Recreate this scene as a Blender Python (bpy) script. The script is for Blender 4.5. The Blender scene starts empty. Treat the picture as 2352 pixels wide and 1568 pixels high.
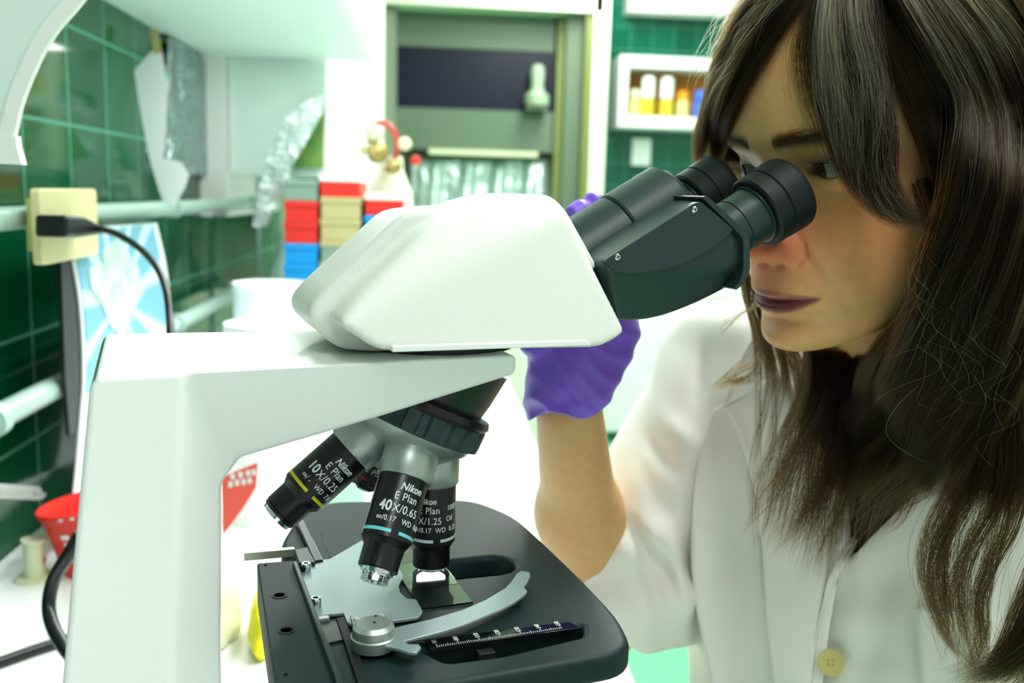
import bpy, bmesh, random
import numpy as np
from math import sin, cos, tan, pi, radians, sqrt, atan2
from mathutils import Vector, Matrix

SC = bpy.context.scene
COL = SC.collection
random.seed(4)
RNG = np.random.default_rng(7)

# ------------------------------------------------------------------ camera
FPX = 2200.0
YAW, PIT, ROL = radians(5.1), radians(8.75), radians(1.6)
CAM = np.array([0.0, 0.0, 0.40])
_f = np.array([sin(YAW) * cos(PIT), cos(YAW) * cos(PIT), -sin(PIT)])
_r0 = np.array([cos(YAW), -sin(YAW), 0.0])
_u0 = np.cross(_r0, _f)
CR = _r0 * cos(ROL) + _u0 * sin(ROL)
CU = -_r0 * sin(ROL) + _u0 * cos(ROL)
CF = _f
cam_d = bpy.data.cameras.new('camera')
cam = bpy.data.objects.new('camera', cam_d)
COL.objects.link(cam)
m = Matrix(((CR[0], CU[0], -CF[0], CAM[0]), (CR[1], CU[1], -CF[1], CAM[1]), (CR[2], CU[2], -CF[2], CAM[2]), (0, 0, 0, 1)))
cam.matrix_world = m
cam_d.sensor_width = 36.0
cam_d.lens = 36.0 * FPX / 2352.0
cam_d.clip_start = 0.01
cam_d.dof.use_dof = True
cam_d.dof.focus_distance = 0.462
cam_d.dof.aperture_fstop = 8.3
SC.camera = cam

# ------------------------------------------------------------------ light, sky, exposure
SC.view_settings.view_transform = 'Standard'
SC.view_settings.look = 'None'
SC.view_settings.gamma = 1.0
SC.view_settings.use_curve_mapping = False
SC.view_settings.exposure = 0.0
world = bpy.data.worlds.new('world')
SC.world = world
world.use_nodes = True
world.node_tree.nodes['Background'].inputs[0].default_value = (0.965, 1.0, 0.975, 1)
world.node_tree.nodes['Background'].inputs[1].default_value = 0.70


def area(name, loc, rot, sx, sy, power, col=(0.985, 1.0, 0.98)):
    d = bpy.data.lights.new(name, 'AREA')
    d.shape = 'RECTANGLE'
    d.size, d.size_y, d.energy, d.color = sx, sy, power, col
    o = bpy.data.objects.new(name, d)
    COL.objects.link(o)
    o.location = loc
    o.rotation_euler = rot
    return o


# added fill lamp behind the camera, then the laboratory's ceiling tubes
area('ceiling_and_fill_light', (0.15, -0.75, 1.78), (radians(0), 0, 0), 0.35, 1.2, 15.5)
area('ceiling_and_fill_light', (0.75, 0.75, 1.78), (0, 0, 0), 0.35, 1.4, 36)
area('ceiling_and_fill_light', (0.75, 2.45, 1.78), (0, 0, 0), 0.35, 1.4, 55)
area('ceiling_and_fill_light', (0.75, 4.15, 1.78), (0, 0, 0), 0.35, 1.4, 60)
# unseen light under the wall cabinet, without any lamp fitting
area('under_cabinet_light', (-0.24, 1.35, 0.628), (0, 0, 0), 0.05, 0.9, 2.2)


# ------------------------------------------------------------------ helpers
def lin(r, g, b):
    f = lambda c: (c / 255 / 12.92) if c / 255 <= 0.04045 else ((c / 255 + 0.055) / 1.055) ** 2.4
    return (f(r), f(g), f(b), 1.0)


def mat(name, col, rough=0.5, metal=0.0, spec=0.5, bump=None, trans=0.0, ior=1.45, alpha=1.0, sss=0.0, coat=0.0, noise=None, emit=None, sheen=0.0):
    m = bpy.data.materials.new(name)
    m.use_nodes = True
    nt = m.node_tree
    b = nt.nodes['Principled BSDF']
    b.inputs['Base Color'].default_value = col
    b.inputs['Roughness'].default_value = rough
    b.inputs['Metallic'].default_value = metal
    b.inputs['Specular IOR Level'].default_value = spec
    b.inputs['IOR'].default_value = ior
    b.inputs['Transmission Weight'].default_value = trans
    b.inputs['Alpha'].default_value = alpha
    b.inputs['Coat Weight'].default_value = coat
    b.inputs['Sheen Weight'].default_value = sheen
    if sss:
        b.inputs['Subsurface Weight'].default_value = sss
        b.inputs['Subsurface Radius'].default_value = (0.008, 0.004, 0.002)
        b.inputs['Subsurface Scale'].default_value = 0.6
    if emit:
        b.inputs['Emission Color'].default_value = emit[0]
        b.inputs['Emission Strength'].default_value = emit[1]
    if noise:   # (scale, colour 2, sharpness)
        tc = nt.nodes.new('ShaderNodeTexCoord')
        n = nt.nodes.new('ShaderNodeTexNoise')
        n.inputs['Scale'].default_value = noise[0]
        n.inputs['Detail'].default_value = 4
        nt.links.new(tc.outputs['Object'], n.inputs['Vector'])
        r = nt.nodes.new('ShaderNodeValToRGB')
        r.color_ramp.elements[0].position = 0.5 - noise[2]
        r.color_ramp.elements[1].position = 0.5 + noise[2]
        r.color_ramp.elements[0].color = col
        r.color_ramp.elements[1].color = noise[1]
        nt.links.new(n.outputs['Fac'], r.inputs['Fac'])
        nt.links.new(r.outputs['Color'], b.inputs['Base Color'])
    if bump:    # (scale, strength, distance)
        tc = nt.nodes.new('ShaderNodeTexCoord')
        n = nt.nodes.new('ShaderNodeTexNoise')
        n.inputs['Scale'].default_value = bump[0]
        n.inputs['Detail'].default_value = 3
        nt.links.new(tc.outputs['Object'], n.inputs['Vector'])
        bp = nt.nodes.new('ShaderNodeBump')
        bp.inputs['Strength'].default_value = bump[1]
        bp.inputs['Distance'].default_value = bump[2]
        nt.links.new(n.outputs['Fac'], bp.inputs['Height'])
        nt.links.new(bp.outputs['Normal'], b.inputs['Normal'])
    return m


def ray(px, py):
    """Direction (one metre of depth) through a point of the photograph."""
    return CF + CR * (px - 1176) / FPX - CU * (py - 784) / FPX


def P(px, py, d):
    return CAM + ray(px, py) * d


def on_plane(px, py, p0, n):
    r = ray(px, py)
    n = np.array(n, float)
    t = ((np.array(p0) - CAM) @ n) / (r @ n)
    return CAM + r * t


# the microscope's own frame: X towards the eyepieces, Y away from the camera, Z up
PHI = radians(16)
MO = np.array([0.0035, 0.4766, 0.0])
MX = np.array([cos(PHI), sin(PHI), 0.0])
MY = np.array([-sin(PHI), cos(PHI), 0.0])
MW = Matrix(((MX[0], MY[0], 0, MO[0]), (MX[1], MY[1], 0, MO[1]), (0, 0, 1, 0), (0, 0, 0, 1)))


def S(px, py, Y):
    p = on_plane(px, py, MO + MY * Y, MY) - MO
    return float(p @ MX), float(p[2])


def T(px, py, z):
    p = on_plane(px, py, (0, 0, z), (0, 0, 1)) - MO
    return float(p @ MX), float(p @ MY)


def link(name, me, material, parent=None, smooth=True, bevel=0, seg=2, angle=40):
    o = bpy.data.objects.new(name, me)
    COL.objects.link(o)
    if material is not None:
        ms = material if isinstance(material, (list, tuple)) else [material]
        for x in ms:
            me.materials.append(x)
    if parent is not None:
        o.parent = parent
    if smooth:
        for p in me.polygons:
            p.use_smooth = True
    if bevel:
        b = o.modifiers.new('bevel', 'BEVEL')
        b.width = bevel
        b.segments = seg
        b.limit_method = 'ANGLE'
        b.angle_limit = radians(25)
        b.harden_normals = True
    elif smooth and angle and angle < 179:
        try:
            me.set_sharp_from_angle(angle=radians(angle))
        except Exception:
            pass
    return o


def obj(name, bm, material, parent=None, **k):
    me = bpy.data.meshes.new(name)
    bmesh.ops.recalc_face_normals(bm, faces=bm.faces)
    bm.to_mesh(me)
    bm.free()
    return link(name, me, material, parent, **k)


def tag(o, label, cat, group=None):
    o['label'] = label
    o['category'] = cat
    if group:
        o['group'] = group
    return o


def thing(name, label, cat, loc=(0, 0, 0), group=None, matrix=None):
    o = bpy.data.objects.new(name, None)
    COL.objects.link(o)
    o.empty_display_size = 0.02
    if matrix is not None:
        o.matrix_world = matrix
    else:
        o.location = loc
    return tag(o, label, cat, group)


def struct(name, bm, m, **k):
    o = obj(name, bm, m, **k)
    o['kind'] = 'structure'
    return o


def box(bm, a, b):
    vs = [bm.verts.new((x, y, z)) for x in (a[0], b[0]) for y in (a[1], b[1]) for z in (a[2], b[2])]
    for f in ((0, 1, 3, 2), (4, 6, 7, 5), (0, 4, 5, 1), (2, 3, 7, 6), (0, 2, 6, 4), (1, 5, 7, 3)):
        bm.faces.new([vs[i] for i in f])


def boxo(name, a, b, m, parent=None, bevel=0.0, **k):
    bm = bmesh.new()
    box(bm, a, b)
    return obj(name, bm, m, parent, bevel=bevel, **k)


def frame_of(d):
    d = Vector(d).normalized()
    u = d.orthogonal().normalized()
    return d, u, d.cross(u)


def lathe(bm, prof, origin=(0, 0, 0), axis=(0, 0, 1), n=48, u=None):
    """prof: (distance along the axis, radius); closed with caps."""
    d = Vector(axis).normalized()
    u = Vector(u).normalized() if u is not None else d.orthogonal().normalized()
    v = d.cross(u)
    o = Vector(origin)
    rings = []
    for t, r in prof:
        if r < 1e-6:
            rings.append([bm.verts.new(o + d * t)])
        else:
            rings.append([bm.verts.new(o + d * t + (u * cos(2 * pi * k / n) + v * sin(2 * pi * k / n)) * r) for k in range(n)])
    for a, b in zip(rings[:-1], rings[1:]):
        for k in range(n):
            k2 = (k + 1) % n
            if len(a) == 1 and len(b) == 1:
                continue
            if len(a) == 1:
                bm.faces.new((a[0], b[k], b[k2]))
            elif len(b) == 1:
                bm.faces.new((a[k], a[k2], b[0]))
            else:
                bm.faces.new((a[k], a[k2], b[k2], b[k]))
    for r in (rings[0], rings[-1]):
        if len(r) > 1:
            bm.faces.new(r)


def latheo(name, prof, origin, axis, m, parent=None, n=48, angle=35, **k):
    bm = bmesh.new()
    lathe(bm, prof, origin, axis, n)
    return obj(name, bm, m, parent, angle=angle, **k)


def prism(bm, pts, d):
    """pts: 3-D outline, d: offset vector."""
    d = Vector(d)
    a = [bm.verts.new(Vector(p)) for p in pts]
    b = [bm.verts.new(Vector(p) + d) for p in pts]
    n = len(a)
    bm.faces.new(a)
    bm.faces.new(b[::-1])
    for i in range(n):
        bm.faces.new((a[i], b[i], b[(i + 1) % n], a[(i + 1) % n]))


def prismo(name, pts, d, m, parent=None, **k):
    bm = bmesh.new()
    prism(bm, pts, d)
    bmesh.ops.recalc_face_normals(bm, faces=bm.faces)
    return obj(name, bm, m, parent, **k)


def plate(name, outline, holes, z0, z1, m, parent=None, bevel=0.0005, seg=2):
    """flat plate with holes, outline in XY, from z0 to z1, with bevelled rims."""
    c = bpy.data.curves.new(name, 'CURVE')
    c.dimensions = '2D'
    c.fill_mode = 'BOTH'
    for pts in [outline] + list(holes):
        s = c.splines.new('POLY')
        s.points.add(len(pts) - 1)
        for i, p in enumerate(pts):
            s.points[i].co = (p[0], p[1], 0, 1)
        s.use_cyclic_u = True
    h = (z1 - z0) / 2
    c.extrude = max(h - bevel, 1e-5)
    c.bevel_depth = bevel
    c.bevel_resolution = seg
    c.offset = -bevel
    tmp = bpy.data.objects.new('tmp', c)
    COL.objects.link(tmp)
    dg = bpy.context.evaluated_depsgraph_get()
    dg.update()
    me = bpy.data.meshes.new_from_object(tmp.evaluated_get(dg), depsgraph=dg)
    bpy.data.objects.remove(tmp)
    for v in me.vertices:
        v.co.z += (z0 + z1) / 2
    me.materials.clear()
    return link(name, me, m, parent)


def rounded(pts, r, n=5):
    """round the corners of a closed outline."""
    out = []
    N = len(pts)
    for i in range(N):
        p0, p, p1 = (np.array(pts[(i + k) % N], float) for k in (-1, 0, 1))
        a, b = p0 - p, p1 - p
        la, lb = np.linalg.norm(a), np.linalg.norm(b)
        q = min(r, la * 0.45, lb * 0.45)
        A, B = p + a / la * q, p + b / lb * q
        for k in range(n + 1):
            t = k / n
            out.append(tuple(A * (1 - t) ** 2 + p * 2 * t * (1 - t) + B * t * t))
    return out


def smooth_path(pts, n=8, closed=False):
    """Catmull-Rom through the points."""
    pts = [np.array(p, float) for p in pts]
    out = []
    N = len(pts)
    for i in range(N if closed else N - 1):
        if closed:
            a, b, c, d = (pts[(i + k) % N] for k in (-1, 0, 1, 2))
        else:
            b, c = pts[i], pts[i + 1]
            a = pts[i - 1] if i else 2 * b - c
            d = pts[i + 2] if i + 2 < N else 2 * c - b
        for k in range(n):
            t = k / n
            out.append(0.5 * ((2 * b) + (-a + c) * t + (2 * a - 5 * b + 4 * c - d) * t * t + (-a + 3 * b - 3 * c + d) * t ** 3))
    if not closed:
        out.append(pts[-1])
    return out


def tube(bm, pts, rad, n=12):
    pts = [Vector(p) for p in pts]
    rad = rad if hasattr(rad, '__len__') else [rad] * len(pts)
    rings = []
    u = None
    for i, p in enumerate(pts):
        t = (pts[min(i + 1, len(pts) - 1)] - pts[max(i - 1, 0)]).normalized()
        u = t.orthogonal().normalized() if u is None else (u - t * u.dot(t)).normalized()
        v = t.cross(u)
        rings.append([bm.verts.new(p + (u * cos(2 * pi * k / n) + v * sin(2 * pi * k / n)) * rad[i]) for k in range(n)])
    for a, b in zip(rings[:-1], rings[1:]):
        for k in range(n):
            bm.faces.new((a[k], a[(k + 1) % n], b[(k + 1) % n], b[k]))
    bm.faces.new(rings[0])
    bm.faces.new(rings[-1])


def tubeo(name, pts, rad, m, parent=None, n=12, **k):
    bm = bmesh.new()
    tube(bm, pts, rad, n)
    return obj(name, bm, m, parent, **k)


def text_mesh(body, size, bold=0.0, shear=0.0, spacing=1.0, align='LEFT', extrude=0.0):
    c = bpy.data.curves.new('marking', 'FONT')
    c.body = body
    c.size = size
    c.offset = bold
    c.shear = shear
    c.space_character = spacing
    c.align_x = align
    c.extrude = extrude
    c.resolution_u = 3
    tmp = bpy.data.objects.new('tmp', c)
    COL.objects.link(tmp)
    dg = bpy.context.evaluated_depsgraph_get()
    dg.update()
    me = bpy.data.meshes.new_from_object(tmp.evaluated_get(dg), depsgraph=dg)
    bpy.data.objects.remove(tmp)
    return me


# ---- implicit surfaces -> mesh (surface nets)
def surface_nets(f, xs, ys, zs):
    nx, ny, nz = f.shape
    ins = f < 0
    c = np.zeros((nx - 1, ny - 1, nz - 1), np.int8)
    for i in (0, 1):
        for j in (0, 1):
            for k in (0, 1):
                c += ins[i:nx - 1 + i, j:ny - 1 + j, k:nz - 1 + k]
    act = (c > 0) & (c < 8)
    idx = np.argwhere(act)
    vid = -np.ones(act.shape, np.int64)
    vid[act] = np.arange(len(idx))
    acc = np.zeros((len(idx), 3))
    cnt = np.zeros(len(idx))
    I, J, K = idx[:, 0], idx[:, 1], idx[:, 2]
    corners = [(i, j, k) for i in (0, 1) for j in (0, 1) for k in (0, 1)]
    for a in corners:
        for ax in range(3):
            if a[ax]:
                continue
            b = list(a)
            b[ax] = 1
            fa = f[I + a[0], J + a[1], K + a[2]]
            fb = f[I + b[0], J + b[1], K + b[2]]
            s = (fa < 0) != (fb < 0)
            t = np.where(s, fa / np.where(s, fa - fb, 1), 0)
            p = np.stack([a[0] + (t if ax == 0 else 0 * t), a[1] + (t if ax == 1 else 0 * t), a[2] + (t if ax == 2 else 0 * t)], 1)
            acc[s] += p[s]
            cnt[s] += 1
    loc = acc / cnt[:, None]
    co = np.stack([xs[I] + loc[:, 0] * (xs[1] - xs[0]), ys[J] + loc[:, 1] * (ys[1] - ys[0]), zs[K] + loc[:, 2] * (zs[1] - zs[0])], 1)
    quads = []
    for ax in range(3):
        sl = [slice(1, -1)] * 3
        sl[ax] = slice(0, -1)
        a = ins[tuple(sl)]
        sl2 = list(sl)
        sl2[ax] = slice(1, None)
        b = ins[tuple(sl2)]
        e = np.argwhere(a != b)
        flip = a[e[:, 0], e[:, 1], e[:, 2]]
        off = np.ones(3, int)
        off[ax] = 0
        e = e + off
        o1, o2 = [(1, 2), (2, 0), (0, 1)][ax]
        q = []
        for d1, d2 in ((0, 0), (1, 0), (1, 1), (0, 1)):
            g = e.copy()
            g[:, o1] -= 1 - d1
            g[:, o2] -= 1 - d2
            q.append(vid[g[:, 0], g[:, 1], g[:, 2]])
        q = np.stack(q, 1)
        q[~flip] = q[~flip][:, ::-1]
        quads.append(q)
    quads = np.concatenate(quads)
    quads = quads[(quads >= 0).all(1)]
    return co, quads


def mesh_np(name, co, faces):
    me = bpy.data.meshes.new(name)
    n, k = faces.shape
    me.vertices.add(len(co))
    me.vertices.foreach_set('co', np.asarray(co, np.float32).ravel())
    me.loops.add(n * k)
    me.loops.foreach_set('vertex_index', faces.ravel().astype(np.int32))
    me.polygons.add(n)
    me.polygons.foreach_set('loop_start', np.arange(0, n * k, k, dtype=np.int32))
    me.polygons.foreach_set('loop_total', np.full(n, k, np.int32))
    me.update(calc_edges=True)
    me.validate()
    return me


def field(fn, lo, hi, h):
    xs, ys, zs = (np.arange(lo[i] - 2 * h, hi[i] + 2.5 * h, h) for i in range(3))
    X, Y, Z = np.meshgrid(xs, ys, zs, indexing='ij')
    return surface_nets(fn(X, Y, Z).astype(np.float64), xs, ys, zs)


def relax(co, q, it=2, k=0.5):
    """a few passes of smoothing over the quads' edges."""
    e = np.concatenate([q[:, [0, 1]], q[:, [1, 2]], q[:, [2, 3]], q[:, [3, 0]]])
    n = np.bincount(e[:, 0], minlength=len(co)) + np.bincount(e[:, 1], minlength=len(co))
    n = np.maximum(n, 1)
    for _ in range(it):
        s = np.zeros_like(co)
        for ax in range(3):
            s[:, ax] = np.bincount(e[:, 0], co[e[:, 1], ax], len(co)) + np.bincount(e[:, 1], co[e[:, 0], ax], len(co))
        co = co * (1 - k) + s / n[:, None] * k
    return co


def smin(a, b, k):
    h = np.clip(0.5 + 0.5 * (b - a) / k, 0, 1)
    return b * (1 - h) + a * h - k * h * (1 - h)


def smax(a, b, k):
    return -smin(-a, -b, k)


def ell(X, Y, Z, c, r):
    x, y, z = (X - c[0]) / r[0], (Y - c[1]) / r[1], (Z - c[2]) / r[2]
    k0 = np.sqrt(x * x + y * y + z * z)
    k1 = np.sqrt((x / r[0]) ** 2 + (y / r[1]) ** 2 + (z / r[2]) ** 2) + 1e-9
    return k0 * (k0 - 1) / k1


def cone(X, Y, Z, a, b, ra, rb):
    """capsule whose radius runs from ra to rb."""
    a, b = np.array(a, float), np.array(b, float)
    d = b - a
    L = d @ d
    t = np.clip(((X - a[0]) * d[0] + (Y - a[1]) * d[1] + (Z - a[2]) * d[2]) / L, 0, 1)
    return np.sqrt((X - a[0] - d[0] * t) ** 2 + (Y - a[1] - d[1] * t) ** 2 + (Z - a[2] - d[2] * t) ** 2) - (ra + (rb - ra) * t)


def hull(X, Y, Z, pts, k):
    """rounded convex polyhedron."""
    bm = bmesh.new()
    for p in pts:
        bm.verts.new(p)
    bmesh.ops.convex_hull(bm, input=bm.verts)
    bm.normal_update()
    planes = {}
    c = sum((v.co for v in bm.verts), Vector()) / len(bm.verts)
    for f in bm.faces:
        n = f.normal.copy()
        if n.length < 0.5:
            continue
        d = n.dot(f.verts[0].co)
        if n.dot(c) > d:
            n, d = -n, -d
        planes[tuple(round(v, 3) for v in n)] = (n, d)
    bm.free()
    out = None
    for n, d in planes.values():
        v = X * n.x + Y * n.y + Z * n.z - d
        out = v if out is None else smax(out, v, k)
    return out
# ------------------------------------------------------------------ materials
M_white = mat('enamel_white', lin(215, 219, 211), 0.42, spec=0.4, bump=(900, 0.22, 0.0004))
M_white2 = mat('enamel_smooth', lin(238, 243, 239), 0.34, spec=0.4)
M_black = mat('black_paint', lin(30, 50, 49), 0.36, spec=0.5, bump=(1400, 0.06, 0.0002))
M_black2 = mat('black_anodised', lin(13, 17, 18), 0.30, spec=0.5)
M_rubber = mat('rubber', lin(18, 25, 26), 0.55, spec=0.35)
M_grip = mat('grip_rubber', lin(48, 66, 68), 0.5, spec=0.4, noise=(160, lin(36, 52, 54), 0.15))
M_dark = mat('dark_void', lin(10, 14, 14), 0.6)
M_stage = mat('stage_paint', lin(18, 38, 38), 0.5, spec=0.25, bump=(1200, 0.05, 0.0002))
M_alu = mat('satin_aluminium', lin(172, 184, 178), 0.38, metal=0.75)
M_alupaint = mat('silver_plate', lin(148, 166, 168), 0.42, metal=0.5, bump=(60, 0.05, 0.001))
M_chrome = mat('chrome', lin(215, 225, 225), 0.14, metal=1.0)
M_print = mat('white_print', lin(225, 235, 235), 0.5)
M_glossblk = mat('gloss_black', lin(12, 16, 18), 0.12)
M_glass = mat('clear_glass', (0.93, 0.98, 0.95, 1), 0.02, trans=1.0, ior=1.5)
M_lensl = mat('front_lens', (0.9, 1, 1, 1), 0.1, emit=((0.95, 1.0, 1.0, 1), 1.6))

# ------------------------------------------------------------------ the microscope
mic = thing('microscope', 'large white laboratory microscope with black binocular tubes standing on the counter', 'microscope', matrix=MW)


def sec(X0, X1, Y, z):
    return [(X0, -Y, z), (X1, -Y, z), (X1, Y, z), (X0, Y, z)]


ZS_ = .205
# --- stand: column, arm and foot, one casting
ZT = 0.3255
bm = bmesh.new()


def V(x, y, z):
    return bm.verts.new((x, y, z))


for s in (-1, 1):
    pass
tl, bt = S(225, 862, -.0575), S(425, 861, -.056)
NL = {}
for s in (-1, 1):
    NL[s] = dict(
        a=V(-0.1530, s * .0580, ZT), b=V(-0.1215, s * .0560, ZT), t=V(0.0270, s * .0455, ZT), a2=V(-.1562, s * .0585, .3212),
        a3=V(-0.1706, s * .0595, .200), a4=V(-0.1890, s * .0620, .030),
        c=V(-0.1288, s * .0595, .200), c4=V(-.1310, s * .0620, .030),
        t2=V(0.0275, s * .0440, .3160), u1=V(-.0352, s * .0415, .2990), u2=V(-.0985, s * .0385, .2830), u3=V(-.1062, s * .0380, .2720),
        g=V(-.1078, s * .0385, .200), g4=V(-.1090, s * .0400, .030))
    n = NL[s]
    F = lambda *k: bm.faces.new([n[x] for x in (k if s < 0 else k[::-1])])
    F('a', 'a2', 'a3', 'c', 'b')
    F('a3', 'a4', 'c4', 'c')
    F('b', 'c', 'g', 'u3')
    F('c', 'c4', 'g4', 'g')
    F('b', 'u3', 'u2', 'u1')
    F('b', 'u1', 't2', 't')
L, R_ = NL[-1], NL[1]
chain = ['a', 'b', 't', 't2', 'u1', 'u2', 'u3', 'g', 'g4', 'c4', 'a4', 'a3', 'a2', 'a']
for p, q in zip(chain[:-1], chain[1:]):
    bm.faces.new((L[p], L[q], R_[q], R_[p]))
stand = obj('stand', bm, M_white2, mic, bevel=.0032, seg=4)
# foot of the stand on the counter
plate('foot', rounded([(-.205, -.075), (.075, -.075), (.085, -.05), (.085, .05), (.075, .075), (-.205, .075)], .02), [], 0.0, .034, M_white2, mic, bevel=.006, seg=3)
latheo('lamp_housing', [(0, .028), (.012, .028), (.016, .022), (.016, .0)], (0, 0, .034), (0, 0, 1), M_black2, mic)
# condenser, its carrier and the post that carries the stage
bmx = bmesh.new()
box(bmx, (-.112, -.028, .05), (-.050, .028, .12))
box(bmx, (-.062, -.028, .121), (-.046, .028, ZS_ - .0135))
obj('stage_carrier', bmx, M_black2, mic, bevel=.002)
latheo('condenser', [(0, .018), (.02, .024), (.035, .024), (.04, .016), (.0435, .015)], (0, 0, .145), (0, 0, 1), M_black2, mic)
for k in (-1, 1):
    kn = latheo('focus_knob', [(0, .02), (.004, .023), (.02, .023), (.024, .018), (.03, .017), (.032, .015)], (-.14, k * .058, .085), (0, k, 0), M_black2, mic)

# --- head housing
Yw = .066


def sp(px, py, Y):
    x, z = S(px, py, Y)
    return (x, Y, z)


main_n = [sp(868, 806, -.062), sp(1385, 800, -.064), sp(1440, 764, -.060), sp(1297, 478, -.040), sp(1262, 456, -.034), sp(1150, 458, -.030),
          sp(985, 520, -.036), sp(795, 712, -.054), sp(778, 745, -.058)]
main = main_n + [(x, -y, z) for x, y, z in main_n]
low = [(x + (.004 if x > 0.05 else 0), y, z) for x, y, z in main]
nose_n = [sp(885, 812, -.030), sp(780, 803, -.030), sp(716, 750, -.032), sp(708, 715, -.030), sp(722, 685, -.028), sp(812, 610, -.026), sp(925, 488, -.024), sp(960, 478, -.022), sp(1090, 474, -.022), sp(1160, 500, -.02), sp(1160, 780, -.03)]
nose = nose_n + [(x, -y, z) for x, y, z in nose_n]
top_n = [sp(1080, 474, -.024), sp(1150, 449, -.024), sp(1272, 449, -.030), sp(1300, 475, -.036), sp(1380, 620, -.04), sp(1100, 620, -.03)]
topp = top_n + [(x, -y, z) for x, y, z in top_n]


def head_f(X, Y, Z):
    a = hull(X, Y, Z, main, .0030)
    b = hull(X, Y, Z, nose, .0028)
    c = hull(X, Y, Z, topp, .003)
    d = smin(smin(a, b, .004), c, .005)
    # slanted hollow along the flank
    return d


co, q = field(head_f, (-.085, -.072, .315), (.12, .072, .405), .0012)
co = relax(co, q, 3)
me = mesh_np('head_cover', co, q)
link('head_cover', me, M_white, mic, angle=0)
# recessed lower lip along the cover
e0, e1 = S(885, 804, -.0625), S(1362, 795, -.0625)
lip = []
prismo('cover_lip', [(e0[0] + .003, -.0628, .3318), (e1[0] - .001, -.0628, .3318), (e1[0] - .003, -.0628, .3345), (e0[0] + .003, -.0628, .3345)], (0, .1256, 0), M_white2, mic, bevel=.0006)
latheo('head_mount', [(0, .040), (.006, .040)], (0, 0, ZT - .0005), (0, 0, 1), M_black2, mic)

# --- binocular body: axis of the tubes leans 30 degrees
TD = Vector((cos(radians(30)), 0, sin(radians(30))))
TN = Vector((-sin(radians(30)), 0, cos(radians(30))))
cup = Vector((*S(1812, 441, -.031),))
EYE = Vector((cup[0], 0, cup[1]))            # centre of the eyecups' rims, on the middle plane


def tp(t, n, y):
    """point in the tube frame: t along the tube from the rim (negative = down), n across it."""
    v = EYE + TD * t + TN * n
    return (v.x, y, v.z)


def inv(px, py, Y):
    x, z = S(px, py, Y)
    v = Vector((x, 0, z)) - EYE
    return v.dot(TD), v.dot(TN)


for yy in (-.031, .031):
    dz = 0.0 if yy < 0 else .003
    o0 = tp(-.075, dz, yy)
    ey = latheo('eyepiece', [(.014, .0150), (.0365, .0150), (.0368, .0145), (.0376, .0145), (.0379, .0150), (.0500, .0150), (.0502, .0162), (.0515, .0162), (.0516, .0140), (.0740, .0140), (.0740, .0105), (.0700, .0100), (.0700, 0)], o0, TD, M_black, mic, n=64)
    latheo('eyecup', [(.0518, .0150), (.0518, .0186), (.0528, .0196), (.0610, .0196), (.0613, .0191), (.0618, .0191), (.0621, .0199), (.0715, .0203), (.0745, .0200), (.0760, .0190), (.0752, .0165), (.0738, .0141)], o0, TD, M_rubber, ey, n=64)
    latheo('eye_lens', [(.0702, .0001), (.0712, .0095), (.0702, .0099)], o0, TD, M_glossblk, ey, n=32)

# prism body: one moulding that narrows below the side covers
c_n = [inv(*p, -.0485) for p in ((1386, 598), (1594, 466), (1604, 463), (1613, 466), (1686, 527), (1640, 568), (1580, 601), (1510, 622), (1460, 628), (1425, 626), (1402, 615))]
o_n = [inv(*p, -.0400) for p in ((1392, 575), (1604, 450), (1618, 453), (1712, 540), (1714, 620), (1694, 657), (1650, 684), (1600, 707), (1530, 733), (1470, 742), (1425, 738), (1375, 640))]
pp_ = []
for s in (-1, 1):
    pp_ += [tp(*inv(*p, -.0470), s * .0470) for p in ((1606, 458), (1709, 545), (1711, 606))]
    pp_ += [tp(t, n, s * .0355) for t, n in o_n] + [tp(t, n, s * .0480) for t, n in c_n]
pa = np.array(pp_)


def prism_f(X, Y, Z):
    return hull(X.astype(np.float32), Y.astype(np.float32), Z.astype(np.float32), pp_, .0024)


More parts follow.
